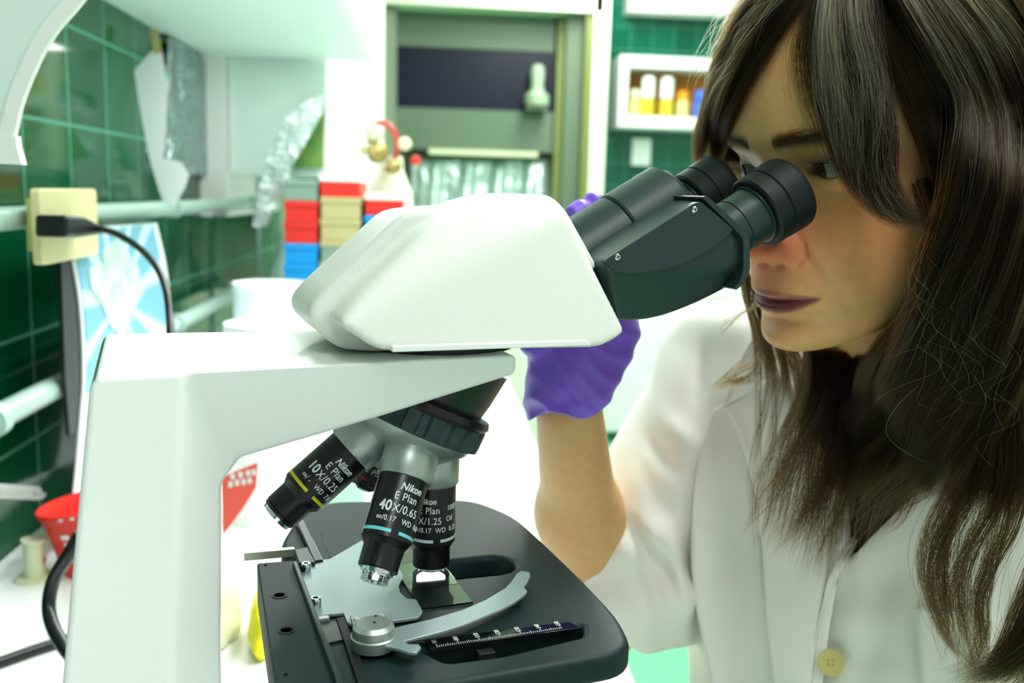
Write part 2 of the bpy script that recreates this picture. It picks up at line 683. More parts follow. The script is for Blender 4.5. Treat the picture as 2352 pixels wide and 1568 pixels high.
co, q = field(prism_f, pa.min(0) - .003, pa.max(0) + .003, .00105)
co = relax(co, q, 3)
link('prism_body', mesh_np('prism_body', co, q), M_black, mic, angle=0)
for s in (-1, 1):
    Yo = s * .0490
    Yi = s * .001
    # raised rim at the eyepiece end of the box
    r_n = [inv(*p, -.0490) for p in ((1611, 452), (1622, 449), (1719, 538), (1721, 620), (1706, 652), (1688, 666), (1684, 660), (1697, 646), (1706, 618), (1705, 546), (1618, 460))]
    prismo('rim', [tp(t, n, Yo - s * -.0008) for t, n in rounded(r_n, .003, 4)], (0, Yi - Yo, 0), M_black, mic, angle=50)
    # flat side cover with two screws
    c_nx = [inv(1386, 598, -.0485), inv(1594, 466, -.0485), inv(1604, 463, -.0485), inv(1613, 466, -.0485), inv(1686, 527, -.0485), inv(1640, 568, -.0485),
           inv(1580, 601, -.0485), inv(1510, 622, -.0485), inv(1460, 628, -.0485), inv(1425, 626, -.0485), inv(1402, 615, -.0485)]
    cv = prismo('side_cover', [tp(t, n, s * .0492) for t, n in rounded(c_n, .003, 4)], (0, -s * .004, 0), M_black, mic, bevel=.0011, seg=3)
    for px, py in ((1595, 481), (1418, 590)):
        t, n = inv(px, py, -.0492)
        c0 = tp(t, n, s * .0490)
        sc = latheo('screw', [(0, .0016), (.0006, .0016), (.0010, .0012), (.0011, 0)], c0, (0, s, 0), M_chrome, cv, n=20)
        bx = bmesh.new()
        for a in (0.5, 0.5 + pi / 2):
            d = Vector((cos(a), 0, sin(a)))
            e = Vector((-sin(a), 0, cos(a)))
            c1 = Vector(c0) + Vector((0, s * .00095, 0))
            prism(bx, [c1 + d * .0009 + e * .0002, c1 - d * .0009 + e * .0002, c1 - d * .0009 - e * .0002, c1 + d * .0009 - e * .0002], (0, s * .0002, 0))
        obj('screw_slot', bx, M_dark, cv)
# hinge barrel along the top of the bridge (two turned sections)
for t0, t1, r in ((-.150, -.0835, .0232), (-.0828, -.0500, .0236)):
    latheo('hinge_barrel', [(t0, r - .0012), (t0 + .0012, r), (t1 - .0005, r), (t1, r - .0006), (t1 + .0030, r - .0035), (t1 + .0036, r * .6)], tp(0, .0185, 0.0), TD, M_black, mic, n=72)
prismo('tube_neck', [tp(-.150, .024, -.034), tp(-.108, .024, -.034), tp(-.108, .004, -.034), tp(-.150, .004, -.034)], (0, .068, 0), M_black, mic, bevel=.003)
# ------------------------------------------------------------------ nosepiece and objectives
AL = radians(25)
P0 = Vector((0, 0, .308))
AX = Vector((-sin(AL), 0, -cos(AL)))
UD = {'100': Vector((cos(AL), 0, -sin(AL))), '40': Vector((0, -1, 0)), '10': Vector((-cos(AL), 0, sin(AL))), '4': Vector((0, 1, 0))}


def odir(k):
    return (AX * cos(AL) + UD[k] * sin(AL)).normalized()


nose_p = latheo('nosepiece', [(-.010, .034), (.006, .0320), (.0135, .0305), (.0145, .0355), (.0175, .0365), (.0195, .0355)], P0 - AX * .004, AX, M_black2, mic, n=72)
# ribbed grip ring, its ribs part of the ring's own mesh
bm = bmesh.new()
n = 180
prof = [(.0165, .0), (.0175, .0), (.0260, 1), (.0290, 1), (.0300, .5)]
rings = []
ax_, u_, v_ = frame_of(AX)
for ti, (t, w) in enumerate([(.0160, 0), (.0165, 1), (.0245, 1), (.0275, .8), (.0282, 0)]):
    ring = []
    for k in range(n):
        a = 2 * pi * k / n
        ph = (k % 10) / 10
        rib = .0013 if ph > .35 else -.0006
        r = .0346 + (rib * w if ti in (1, 2, 3) else 0) - (.0012 if ti == 4 else 0)
        ring.append(bm.verts.new(P0 - AX * .001 + AX * t + (u_ * cos(a) + v_ * sin(a)) * r))
    rings.append(ring)
for a, b in zip(rings[:-1], rings[1:]):
    for k in range(n):
        bm.faces.new((a[k], a[(k + 1) % n], b[(k + 1) % n], b[k]))
bm.faces.new(rings[0])
bm.faces.new(rings[-1])
obj('grip_ring', bm, M_grip, nose_p, angle=30)
latheo('turret_cone', [(.026, .0330), (.030, .0315), (.0385, .022), (.042, .010), (.043, 0)], P0, AX, M_alu, nose_p, n=72)

math_deg = lambda r: r * 180 / pi
BAND = {'100': ('band_white', lin(205, 225, 228)), '40': ('band_blue', lin(110, 215, 228)), '10': ('band_yellow', lin(212, 208, 20)), '4': ('band_red', lin(150, 20, 35))}
LINES = {
    '40': [('Nikon', .0628, .0050, 1, -2), ('E Plan', .0679, .0054, 0, -10), ('40', .0738, .0070, 1, -38), ('X/0.65', .0738, .0056, 0, None), ('\u221e/0.17   WD  0.65', .0786, .0037, 0, -38)],
    '100': [('Nikon', .0632, .0042, 1, -34), ('E Plan', .0682, .0050, 0, -32), ('10', .0738, .0066, 1, -72), ('0X/1.25', .0738, .0050, 0, None), ('Oil', .0728, .0040, 0, 36), ('100X', .0672, .0040, 0, 38), ('\u221e/0.17  WD  0.23', .0782, .0037, 0, -46)],
    '10': [('Nikon', .0640, .0048, 1, -4), ('E Plan', .0690, .0054, 0, -12), ('10', .0748, .0068, 1, -42), ('X/0.25', .0748, .0056, 0, None), ('\u221e/ -   WD  7.0', .0796, .0037, 0, -36)],
    '4': [('4x', .0560, .0036, 0, -22), ('E Plan', .0610, .0048, 0, -12)],
}
for k in ('100', '40', '10', '4'):
    d = odir(k)
    # which way faces the camera
    camL = MW.inverted() @ Vector(CAM)
    mid = P0 + d * .07
    w = (camL - mid)
    w = (w - d * w.dot(d)).normalized()
    up = -d
    rt = up.cross(w)           # to the right as seen from the camera
    rt = -rt if rt.dot(Vector(MW.inverted().to_3x3() @ Vector(CR))) < 0 else rt
    short = k == '4'
    e = .068 if short else .0855
    prof = [(.053, .0118), (.0555, .0122), (e, .0122), (e + .0002, .0119), (e + .0026, .0106)]
    if short:
        prof += [(e + .0035, .0085), (e + .006, .0085), (e + .0063, 0)]
    else:
        prof += [(e + .0032, .0100), (e + .0038, .0098), (.0990, .0096), (.0995, .0090)] + ([(.0996, 0)] if k != '10' else [(.0996, .0094), (.1012, .0090), (.1013, 0)])
    ob = latheo('objective', prof, P0, d, M_glossblk if False else M_black2, mic, n=72)
    latheo('collar', [(.036, .0125), (.0405, .0134), (.0410, .0137), (.0545, .0135), (.0555, .0128), (.0556, .0118)], P0, d, M_alu, ob, n=72)
    # colour code ring with its gap
    bname, bc = BAND[k]
    mb = mat(bname, bc, 0.4)
    bm = bmesh.new()
    tb = e - .0035
    wd = .0016
    rr = .01225
    for a0, a1 in ((-165, 4), (22, 150)):
        N = 40
        pr = None
        for i in range(N + 1):
            a = radians(a0 + (a1 - a0) * i / N)
            q = w * cos(a) + rt * sin(a)
            c = [bm.verts.new(P0 + d * tt + q * r2) for tt, r2 in ((tb, rr), (tb + wd, rr), (tb + wd, rr - .0003), (tb, rr - .0003))]
            if pr:
                for j in range(4):
                    bm.faces.new((pr[j], c[j], c[(j + 1) % 4], pr[(j + 1) % 4]))
            else:
                bm.faces.new(c)
            pr = c
        bm.faces.new(pr)
    obj('color_ring', bm, mb, ob, smooth=True)
    for body, t, size, boldf, a0 in LINES[k]:
        me = text_mesh(body, size, bold=size * (.028 if boldf else .004), shear=.25 if body == 'Nikon' else 0, extrude=.00008, spacing=1.05)
        R0 = .01233
        if a0 is None:
            a0 = a_end + 2
        a_end = a0 + math_deg(max(v.co.x for v in me.vertices) * .86 / R0)
        for v in me.vertices:
            a = radians(a0) + v.co.x * .86 / R0
            q = w * cos(a) + rt * sin(a)
            v.co = P0 + d * (t - v.co.y) + q * (R0 + v.co.z)
        me.materials.clear()
        link('marking', me, M_print, ob, smooth=False)
    if k == '40':
        latheo('front_mount', [(.0996, .0078), (.1012, .0076), (.1014, .0066), (.1022, .0066), (.1023, .0040), (.1060, .0028), (.1061, 0)], P0, d, M_chrome, ob, n=48)
        bm = bmesh.new()
        for i in range(8):
            a = 2 * pi * i / 8
            q = w * cos(a) + rt * sin(a)
            q2 = -w * sin(a) + rt * cos(a)
            prism(bm, [P0 + d * .1022 + q * r2 + q2 * s2 for r2, s2 in ((.0066, -.0017), (.0066, .0017), (.0036, .0010), (.0036, -.0010))], d * .0032)
        obj('slotted_tip', bm, M_chrome, ob, bevel=.0003)
    if k == '100':
        latheo('front_mount', [(.0996, .0068), (.1008, .0068), (.1010, .0060), (.1018, .0058), (.1024, .0030), (.1025, 0)], P0, d, M_chrome, ob, n=48)
    if k == '10':
        latheo('front_mount', [(.1012, .0084), (.1032, .0080), (.1030, .0066), (.1026, 0)], P0, d, M_chrome, ob, n=48)
    if k == '4':
        latheo('front_mount', [(e + .0062, .0080), (e + .0075, .0078), (e + .0076, 0)], P0, d, M_chrome, ob, n=48)

# ------------------------------------------------------------------ stage
ZS = .205
outl = rounded([T(679, 1188, ZS), T(700, 1168, ZS), T(760, 1150, ZS), T(1085, 1144, ZS), T(1182, 1182, ZS), (.0735, .030), (.0722, -.030), (.0690, -.080), (.0600, -.1120), (-.0700, -.1150), (-.0700, .060)], .016, 6)
slot = []
for cx, cy, a0, a1 in ((.0330, -.0020, -90, 90), (-.0060, .0000, 90, 270)):
    for i in range(13):
        a = radians(a0 + (a1 - a0) * i / 12)
        slot.append((cx + .0118 * cos(a), cy + .0118 * sin(a)))
win = rounded([(-.0290, -.0800), (.0490, -.0815), (.0440, -.0915), (.0040, -.0975), (-.0210, -.0965)], .0035, 4)
stage = plate('stage', outl, [slot, win], ZS - .013, ZS, M_stage, mic, bevel=.0035, seg=4)
# thin parting line on the stage top
ln = [T(1258, 1258, ZS), T(1345, 1378, ZS), T(1325, 1398, ZS), T(1130, 1420, ZS), T(940, 1440, ZS)]
ln = smooth_path([(x, y, ZS + .00002) for x, y in ln], 6)
boxo('slot_floor', (-.030, -.020, ZS - .030), (.055, .020, ZS - .014), M_dark, mic)
boxo('window_floor', (-.026, -.096, ZS - .016), (.050, -.074, ZS - .0125), M_glossblk, mic)
# vernier scale let into the stage
sc0 = plate('scale_plate', [(-.0245, -.0835), (.0468, -.0850), (.0440, -.0775), (-.0262, -.0745)], [], ZS - .0010, ZS + .0003, M_glossblk, mic, bevel=.0002)
zt = ZS + .00031
bm = bmesh.new()
xa, ya = T(1003, 1500, zt)
xb, yb = T(1290, 1451, zt)
stp = .00098
nt = 60
Xa = -.0210
for i in range(nt + 1):
    x = Xa + i * stp
    h = .0030 if i % 10 == 0 else (.0022 if i % 5 == 0 else .0014)
    y0 = -.0832 - .0000 * i
    prism(bm, [(x - .00010, y0, zt), (x + .00010, y0, zt), (x + .00010, y0 + h, zt), (x - .00010, y0 + h, zt)], (0, 0, .00012))
obj('tick_marks', bm, M_print, sc0, smooth=False)
for i, s_ in enumerate(('90', '100', '110', '120', '130', '140', '150')):
    me = text_mesh(s_, .0031, bold=.00003, align='CENTER', extrude=.00005)
    for v in me.vertices:
        x, y, z = v.co
        v.co = (Xa + i * 10 * stp - y + .0010, -.0780 + x, zt + .0001 + z)
    me.materials.clear()
    link('numeral', me, M_print, sc0, smooth=False)
boxo('scale_pointer', (-.0040, -.0890, ZS - .012), (.0040, -.0838, ZS - .0030), M_rubber, mic, bevel=.0006)

# cross travel: long black block with recessed screws
ZB = ZS + .006
blk = rounded([T(590, 1292, ZB), T(683, 1286, ZB), T(775, 1552, ZB), T(700, 1700, ZB), T(650, 1700, ZB)], .002, 3)
xb_ = plate('drive_block', blk, [], ZS - .016, ZB, M_stage, mic, bevel=.0008)
for px, py in ((642, 1367), (658, 1447)):
    x, y = T(px, py, ZB)
    latheo('recessed_screw', [(0, .0036), (.0003, .0038), (.0003, .0026), (-.0001, .0024), (-.0001, .0013), (-.001, .0012), (-.001, 0)], (x, y, ZB), (0, 0, 1), M_rubber, xb_, n=32)
for px, py in ((610, 1298), (656, 1549)):
    x, y = T(px, py, ZB)
    latheo('small_hole', [(0, .0011), (.00015, .0012), (.00015, .0009), (-.0002, .0008), (-.0002, 0)], (x, y, ZB), (0, 0, 1), M_dark, xb_, n=20)
# raised bar at its right side
ZR = ZS + .009
bar = [T(672, 1290, ZR), T(682, 1287, ZR), T(784, 1550, ZR), T(800, 1640, ZR), T(786, 1650, ZR), T(770, 1552, ZR)]
plate('guide_bar', bar, [], ZS - .002, ZR, M_black, mic, bevel=.0005)
# upright rails behind, at the far left of the stage
g1 = [T(676, 1186, ZS + .004), T(692, 1180, ZS + .004), T(742, 1284, ZS + .004), T(722, 1288, ZS + .004)]
plate('guide_rail', g1, [], ZS - .012, ZS + .004, M_black2, mic, bevel=.0006)
plate('rack_mount', [T(676, 1262, ZS + .005), T(706, 1255, ZS + .005), T(724, 1290, ZS + .005), T(686, 1292, ZS + .005)], [], ZS - .006, ZS + .005, M_black, mic, bevel=.0006)
# gear rack sticking out to the left
ga, gb = T(560, 1268, ZS + .004), T(676, 1258, ZS + .004)
M_steel = mat('rack_steel', lin(196, 200, 178), 0.35, metal=0.4)
bm = bmesh.new()
dx, dy = gb[0] - ga[0], gb[1] - ga[1]
L_ = sqrt(dx * dx + dy * dy)
ux, uy = dx / L_, dy / L_
nx_, ny_ = -uy, ux
q = lambda t, n, z: (ga[0] + ux * t + nx_ * n, ga[1] + uy * t + ny_ * n, z)
prism(bm, [q(0, -.0022, ZS), q(0, .0008, ZS), q(L_, .0008, ZS), q(L_, -.0022, ZS)], (0, 0, .0042))
k = 0
while k * .0011 < L_ - .004:
    t = .003 + k * .0011
    prism(bm, [q(t, .0008, ZS), q(t + .0006, .0008, ZS), q(t + .0006, .0016, ZS), q(t, .0016, ZS)], (0, 0, .0042))
    k += 1
obj('gear_rack', bm, M_steel, mic, smooth=False)
# slim groove on the stage beside the rail
ga, gb = T(735, 1222, ZS), T(756, 1280, ZS)
prismo('stage_groove', [(ga[0], ga[1], ZS - .0004), (ga[0] + .0008, ga[1], ZS - .0004), (gb[0] + .0008, gb[1], ZS - .0004), (gb[0], gb[1], ZS - .0004)], (0, 0, .0006), M_dark, mic)

# silver slide holder plate
ZH = ZS + .0028
hp = [(688, 1289), (757, 1283), (790, 1264), (835, 1238), (905, 1285), (926, 1322), (916, 1345), (920, 1360), (936, 1375), (956, 1375), (971, 1403), (965, 1412), (960, 1417),
      (908, 1424), (815, 1437), (797, 1428), (789, 1407), (720, 1413), (712, 1408)]
holder = plate('slide_holder', rounded([T(x, y, ZH) for x, y in hp], .0012, 3), [], ZH - .0016, ZH, M_alupaint, mic, bevel=.0003)
for px, py in ((703, 1301), (725, 1381)):
    x, y = T(px, py, ZH + .002)
    sc = latheo('hex_screw', [(0, .0026), (.0034, .0026), (.0040, .0022), (.0040, .0013), (.0022, .0012), (.0022, 0)], (x, y, ZH), (0, 0, 1), M_chrome, holder, n=28)
# black slider under the near end of the holder
ZK = ZS + .001
boxp = [T(735, 1424, ZK), T(786, 1416, ZK), T(800, 1466, ZK), T(742, 1478, ZK)]
plate('slider_block', boxp, [], ZS - .016, ZK, M_black2, mic, bevel=.0004)
bx2 = [T(722, 1412, ZH + .0002), T(755, 1410, ZH + .0002), T(757, 1416, ZH + .0002), T(727, 1420, ZH + .0002)]
plate('slider_clip', bx2, [], ZH - .003, ZH - .0002, M_alu, mic, bevel=.0003)
bx3 = [T(735, 1528, ZS - .004), T(776, 1520, ZS - .004), T(778, 1532, ZS - .004), T(738, 1542, ZS - .004)]
plate('slider_foot', bx3, [], ZS - .008, ZS - .004, M_alu, mic, bevel=.0003)
rk = [T(772, 1418, ZS + .002), T(792, 1414, ZS + .002), T(850, 1568, ZS + .002), T(880, 1640, ZS + .002), T(850, 1650, ZS + .002)]
plate('toothed_track', rk, [], ZS - .004, ZS + .002, M_rubber, mic, bevel=.0004)

# spring clip finger and its pivot
ZF = ZS + .0062
fp = [(905, 1441), (950, 1430), (990, 1421), (1067, 1398), (1116, 1376), (1160, 1350), (1175, 1334), (1187, 1316), (1197, 1310), (1216, 1313), (1218, 1321), (1211, 1336), (1203, 1347),
      (1211, 1356), (1207, 1363), (1180, 1383), (1147, 1400), (1067, 1433), (1015, 1449), (971, 1460), (928, 1471), (938, 1478), (962, 1479), (967, 1486), (957, 1497), (940, 1497), (912, 1488), (880, 1482), (840, 1480), (830, 1460), (850, 1430)]
fing = plate('clip_finger', [T(x, y, ZF) for x, y in fp], [], ZF - .0016, ZF, M_alupaint, mic, bevel=.0004)
tabp = [(803, 1409), (890, 1400), (900, 1410), (905, 1440), (850, 1470), (815, 1450)]
tab = plate('pivot_plate', rounded([T(x, y, ZF - .0018) for x, y in tabp], .002, 3), [], ZF - .0044, ZF - .0018, M_alupaint, mic, bevel=.0003)
for px, py in ((818, 1415), (877, 1406)):
    x, y = T(px, py, ZF)
    latheo('small_screw', [(0, .0014), (.0008, .0013), (.0012, .0006), (.0012, 0)], (x, y, ZF - .0018), (0, 0, 1), M_steel, tab, n=20)
x, y = T(858, 1430, ZF + .0064)
pv = latheo('pivot_knob', [(-.004, .0094), (.0002, .0098), (.0009, .0098), (.0013, .0092), (.0015, .0092), (.0048, .0088), (.0062, .0074), (.0064, .0072), (.0064, 0)], (x, y, ZF), (0, 0, 1), M_alu, mic, n=72)
for px, py in ((863, 1414), (860, 1429)):
    xx, yy = T(px, py, ZF + .0064)
    latheo('pin_hole', [(0, .0008), (.0001, .0008), (.0001, 0)], (xx, yy, ZF + .0064), (0, 0, 1), M_dark, pv, n=16)

# specimen slide with its cover glass
sl = thing('glass_slide', 'clear glass specimen slide lying on the black stage under the objective', 'slide', matrix=MW @ Matrix.Translation((0, 0, ZS)))
sl.rotation_euler.z += 0
sa, sb, sc_, sd = T(967, 1405, ZS), T(1085, 1386, ZS), T(1026, 1283, ZS), T(917, 1290, ZS)
boxo('slide_glass', (-.0180, -.0455, 0.0002), (.0080, .0300, .0012), M_glass, sl, bevel=.0001)
boxo('cover_glass', (-.0175, -.0230, .00125), (.0075, .0090, .0014), M_glass, sl)
M_oil = mat('immersion_oil', (1, 1, 1, 1), 0.0, trans=1.0, ior=1.5)
latheo('oil_drop', [(0, .0055), (.0006, .0050), (.0006, 0)], (.0, .0, .00142), (0, 0, 1), M_oil, sl, n=32)
bm = bmesh.new()
for i in range(46):
    x, y = RNG.uniform(-.0165, -.004), RNG.uniform(-.0215, -.0135)
    r = RNG.uniform(.00012, .0003)
    for t, rr in ((0, r),):
        lathe(bm, [(0, r), (.00006, r * .8), (.00008, 0)], (x, y, .00141), (0, 0, 1), 8)
obj('specimen_specks', bm, M_dark, sl)
# spot of the lamp seen through the slide
d = bpy.data.lights.new('illuminator_light', 'SPOT')
d.energy = .25
d.spot_size = radians(30)
d.shadow_soft_size = .004
o = bpy.data.objects.new('illuminator_light', d)
COL.objects.link(o)
o.matrix_world = MW @ Matrix.Translation((0, 0, ZS - .002)) @ Matrix.Rotation(pi, 4, 'X')
latheo('light_port', [(-.01, .0075), (-.0005, .0075), (0, .0055), (0.0002, 0)], (0, 0, ZS - .0035), (0, 0, 1), mat('condenser_lens', lin(200, 200, 170), 0.1, emit=((1, 1, .95, 1), 3.5)), mic, n=40)
# ------------------------------------------------------------------ the room
WX = -0.45       # tiled side wall
BY = 5.40        # end wall
CZ = 1.85        # ceiling
FZ = -0.90       # floor


def tile_mat(name, tile, grout, size, off, axes, rough=0.07, var=0.5, gw=0.035, spec=.5):
    m = bpy.data.materials.new(name)
    m.use_nodes = True
    nt = m.node_tree
    b = nt.nodes['Principled BSDF']
    tc = nt.nodes.new('ShaderNodeTexCoord')
    sep = nt.nodes.new('ShaderNodeSeparateXYZ')
    nt.links.new(tc.outputs['Object'], sep.inputs[0])

    def mth(op, a, b_):
        n = nt.nodes.new('ShaderNodeMath')
        n.operation = op
        for i, v in enumerate((a, b_)):
            if isinstance(v, (int, float)):
                n.inputs[i].default_value = v
            elif v is not None:
                nt.links.new(v, n.inputs[i])
        return n.outputs[0]
    edge = None
    cells = []
    b.inputs['Specular IOR Level'].default_value = spec
    for ax, o, sz in zip(axes, off, size if isinstance(size, tuple) else (size, size)):
        u = mth('DIVIDE', mth('ADD', sep.outputs[ax], o), sz)
        fr = mth('FRACT', u, None)
        cells.append(mth('FLOOR', u, None))
        d = mth('MINIMUM', fr, mth('SUBTRACT', 1.0, fr))
        edge = d if edge is None else mth('MINIMUM', edge, d)
    mask = mth('GREATER_THAN', edge, gw / 2)
    comb = nt.nodes.new('ShaderNodeCombineXYZ')
    nt.links.new(cells[0], comb.inputs[0])
    nt.links.new(cells[1], comb.inputs[1])
    wn = nt.nodes.new('ShaderNodeTexWhiteNoise')
    nt.links.new(comb.outputs[0], wn.inputs[0])
    hsv = nt.nodes.new('ShaderNodeHueSaturation')
    hsv.inputs['Color'].default_value = tile
    nt.links.new(mth('ADD', mth('MULTIPLY', wn.outputs['Value'], var), 1 - var / 2), hsv.inputs['Value'])
    mix = nt.nodes.new('ShaderNodeMix')
    mix.data_type = 'RGBA'
    nt.links.new(mask, mix.inputs[0])
    mix.inputs[6].default_value = grout
    nt.links.new(hsv.outputs[0], mix.inputs[7])
    nt.links.new(mix.outputs[2], b.inputs['Base Color'])
    nt.links.new(mth('SUBTRACT', 0.6, mth('MULTIPLY', mask, 0.6 - rough)), b.inputs['Roughness'])
    bp = nt.nodes.new('ShaderNodeBump')
    bp.inputs['Strength'].default_value = 0.5
    bp.inputs['Distance'].default_value = 0.001
    nt.links.new(mask, bp.inputs['Height'])
    nt.links.new(bp.outputs[0], b.inputs['Normal'])
    return m


T_left = tile_mat('green_tiles', lin(0, 80, 46), lin(84, 150, 126), (.143, .121), (.019, .014), (1, 2), spec=.16)
T_back = tile_mat('green_tiles_end', lin(4, 84, 62), lin(50, 124, 104), .1235, (.02, .03), (0, 2), var=.35)
W_paint = mat('wall_paint', lin(236, 240, 232), 0.6)
W_lam = mat('white_laminate', lin(238, 244, 238), 0.4)
W_mint = mat('mint_laminate', lin(226, 242, 236), 0.45)
M_floor = mat('floor_vinyl', lin(104, 196, 140), 0.45, noise=(3, lin(98, 190, 136), .3))
M_red = mat('red_plastic', lin(224, 44, 34), 0.4)
M_blue = mat('blue_card', lin(0, 150, 226), 0.5)
M_grey = mat('grey_card', lin(128, 156, 142), 0.5)
M_beige = mat('beige_card', lin(186, 178, 124), 0.5)
M_pipe = mat('pipe_paint', lin(168, 196, 186), 0.3, spec=0.5)
M_whitepl = mat('white_plastic', lin(240, 244, 242), 0.35)
M_cable = mat('cable_black', lin(16, 20, 22), 0.35)


def wallbox(name, a, b, m):
    bm = bmesh.new()
    box(bm, a, b)
    return struct(name, bm, m, smooth=False)


wallbox('floor', (WX - .1, -1.2, FZ - .05), (3.2, BY + .1, FZ), M_floor)
wallbox('wall_left', (WX - .1, -1.2, FZ), (WX, BY + .1, CZ), T_left)
wallbox('wall_back', (WX, BY, FZ), (3.2, BY + .1, CZ), T_back)
wallbox('wall_right', (3.1, -1.2, FZ), (3.2, BY, CZ), W_paint)
wallbox('ceiling', (WX - .1, -1.2, CZ), (3.2, BY + .1, CZ + .05), W_paint)
# boxed-in beam along the top of the end wall
wallbox('trim_1', (1.05, BY - .14, 1.385), (3.1, BY, CZ), W_paint)

# counter along the side wall
ct = boxo('counter', (WX, -1.0, -.035), (.178, 2.68, 0.0), mat('counter_top', lin(240, 246, 244), 0.3), bevel=.003)
tag(ct, 'long white laboratory counter top along the green tiled wall', 'counter')
for i, y0 in enumerate((-.95, -.05, .85, 1.75)):
    cb = thing('base_cabinet', ['white base cabinet at the near end under the counter', 'white base cabinet under the microscope', 'white base cabinet under the counter beyond the microscope', 'white base cabinet at the far end under the counter'][i], 'cabinet', (0, 0, 0), group='base cabinets under the counter')
    boxo('body', (WX + .005, y0, FZ + .08), (.135, y0 + .88, -.036), W_lam, cb)
    boxo('plinth', (WX + .05, y0, FZ), (.09, y0 + .88, FZ + .08), M_grey, cb)
    for j in (0, 1):
        dr = boxo('door', (.136, y0 + .005 + .44 * j, FZ + .09), (.152, y0 + .435 + .44 * j, -.045), W_lam, cb, bevel=.001)
        tubeo('handle', [(.165, y0 + (.38 if j == 0 else .50), -.12), (.165, y0 + (.38 if j == 0 else .50), -.24)], .005, M_alu, dr)

# wall cabinet above the counter, its underside over the wall tiles
uc = thing('wall_cabinet', 'white wall cabinet hung above the counter, seen from below', 'cabinet', (0, 0, 0))
boxo('body', (WX, .86, .648), (-.128, 1.955, 1.35), W_mint, uc, bevel=.001)
for j in range(2):
    boxo('door', (-.127, .865 + j * .545, .640), (-.110, 1.40 + j * .545, 1.34), W_lam, uc, bevel=.001)
# the deeper cabinet behind it hangs lower
lc = thing('wall_cabinet', 'pale wall cabinet beyond the first one, hanging lower over the counter', 'cabinet', (0, 0, 0))
bm = bmesh.new()
x0, z0 = on_plane(540, 398, (0, 1.97, 0), (0, 1, 0))[0], on_plane(540, 398, (0, 1.97, 0), (0, 1, 0))[2]
x1 = on_plane(750, 300, (0, 1.97, 0), (0, 1, 0))[0]
box(bm, (x0 - .01, 1.97, z0), (x1, 2.60, 1.35))
obj('body', bm, W_mint, lc, smooth=False)
boxo('side_panel', (WX + .0, 1.955, .34), (x0 - .012, 2.60, 1.35), W_lam, lc)
# white cupboard standing on the counter under it
tl = on_plane(752, 196, (0, 2.35, 0), (0, 1, 0))
br = on_plane(868, 400, (0, 2.35, 0), (0, 1, 0))
wc = thing('white_locker', 'tall narrow white cupboard between the cabinets and the fume hood', 'cupboard', (0, 0, 0))
boxo('body', (tl[0], 2.35, 0.0), (br[0], 2.62, 1.0), W_lam, wc, bevel=.002)
boxo('door', (tl[0] + .006, 2.335, .02), (br[0] - .006, 2.349, .98), W_lam, wc, bevel=.001)

# curved bracket panel of the nearer shelf
pl = [(-420, -260), (225, -110), (150, 0), (107, 50), (72, 105), (42, 170), (20, 230), (6, 290), (-2, 330), (-10, 330), (-420, 330)]
PY = .72
pts = [on_plane(x, y, (0, PY, 0), (0, 1, 0)) for x, y in pl]
bp_ = thing('shelf_bracket', 'pale board with a white arched edge hanging at the upper left corner', 'bracket', (0, 0, 0))
pts2 = [(max(p[0], WX + .002), p[1], p[2]) for p in pts]
prismo('panel', pts2, (0, .016, 0), W_mint, bp_, smooth=False)
edge = [on_plane(x, y, (0, PY, 0), (0, 1, 0)) for x, y in [(190, -50), (150, 0), (107, 50), (72, 105), (42, 170), (20, 230), (6, 290), (-4, 332)]]
edge = smooth_path(edge, 5)
bm = bmesh.new()
pr = None
for i, p in enumerate(edge):
    t = np.array(edge[min(i + 1, len(edge) - 1)]) - np.array(edge[max(i - 1, 0)])
    nn = np.array([-t[2], 0, t[0]])
    nn /= np.linalg.norm(nn)
    if nn[0] < 0:
        nn = -nn
    q0, q1 = np.array(p) - nn * .0005, np.array(p) + nn * .0095
    c = [bm.verts.new(v) for v in (q0 - [0, .002, 0], q1 - [0, .002, 0], q1 + [0, .004, 0], q0 + [0, .018, 0])]
    if pr:
        for j in range(4):
            bm.faces.new((pr[j], c[j], c[(j + 1) % 4], pr[(j + 1) % 4]))
    else:
        bm.faces.new(c)
    pr = c
bm.faces.new(pr)
obj('edge_strip', bm, W_lam, bp_)
q = [on_plane(x, y, (0, PY - .004, 0), (0, 1, 0)) for x, y in ((-120, 322), (36, 312), (38, 335), (50, 378), (-120, 372))]
prismo('end_block', [(max(p[0], WX + .002), p[1], p[2]) for p in q], (0, .009, 0), W_lam, bp_, smooth=False)

# rails with brackets along the wall
for nm, x, z, r, ya, yb, lab in (('upper_pipe', -.400, .3635, .0115, -.3, 2.25, 'upper grey pipe running along the green tiles behind the socket'),
                                 ('lower_pipe', -.400, .1800, .0125, -.3, 2.30, 'lower grey pipe running along the tiles behind the microscope')):
    pp = thing('wall_pipe', lab, 'pipe', (0, 0, 0), group='pipes along the tiled wall')
    tubeo('pipe', [(x, ya, z), (x, yb, z)], r, M_pipe, pp, n=24)
    for yy in (.16, .90, 1.55, 2.2):
        tubeo('pipe_clip', [(x, yy - .009, z), (x, yy + .009, z)], r * 1.35, M_pipe, pp, n=24)
        boxo('clip_foot', (WX, yy - .008, z - .008), (x - r, yy + .008, z + .008), M_pipe, pp)
tubeo_ = None
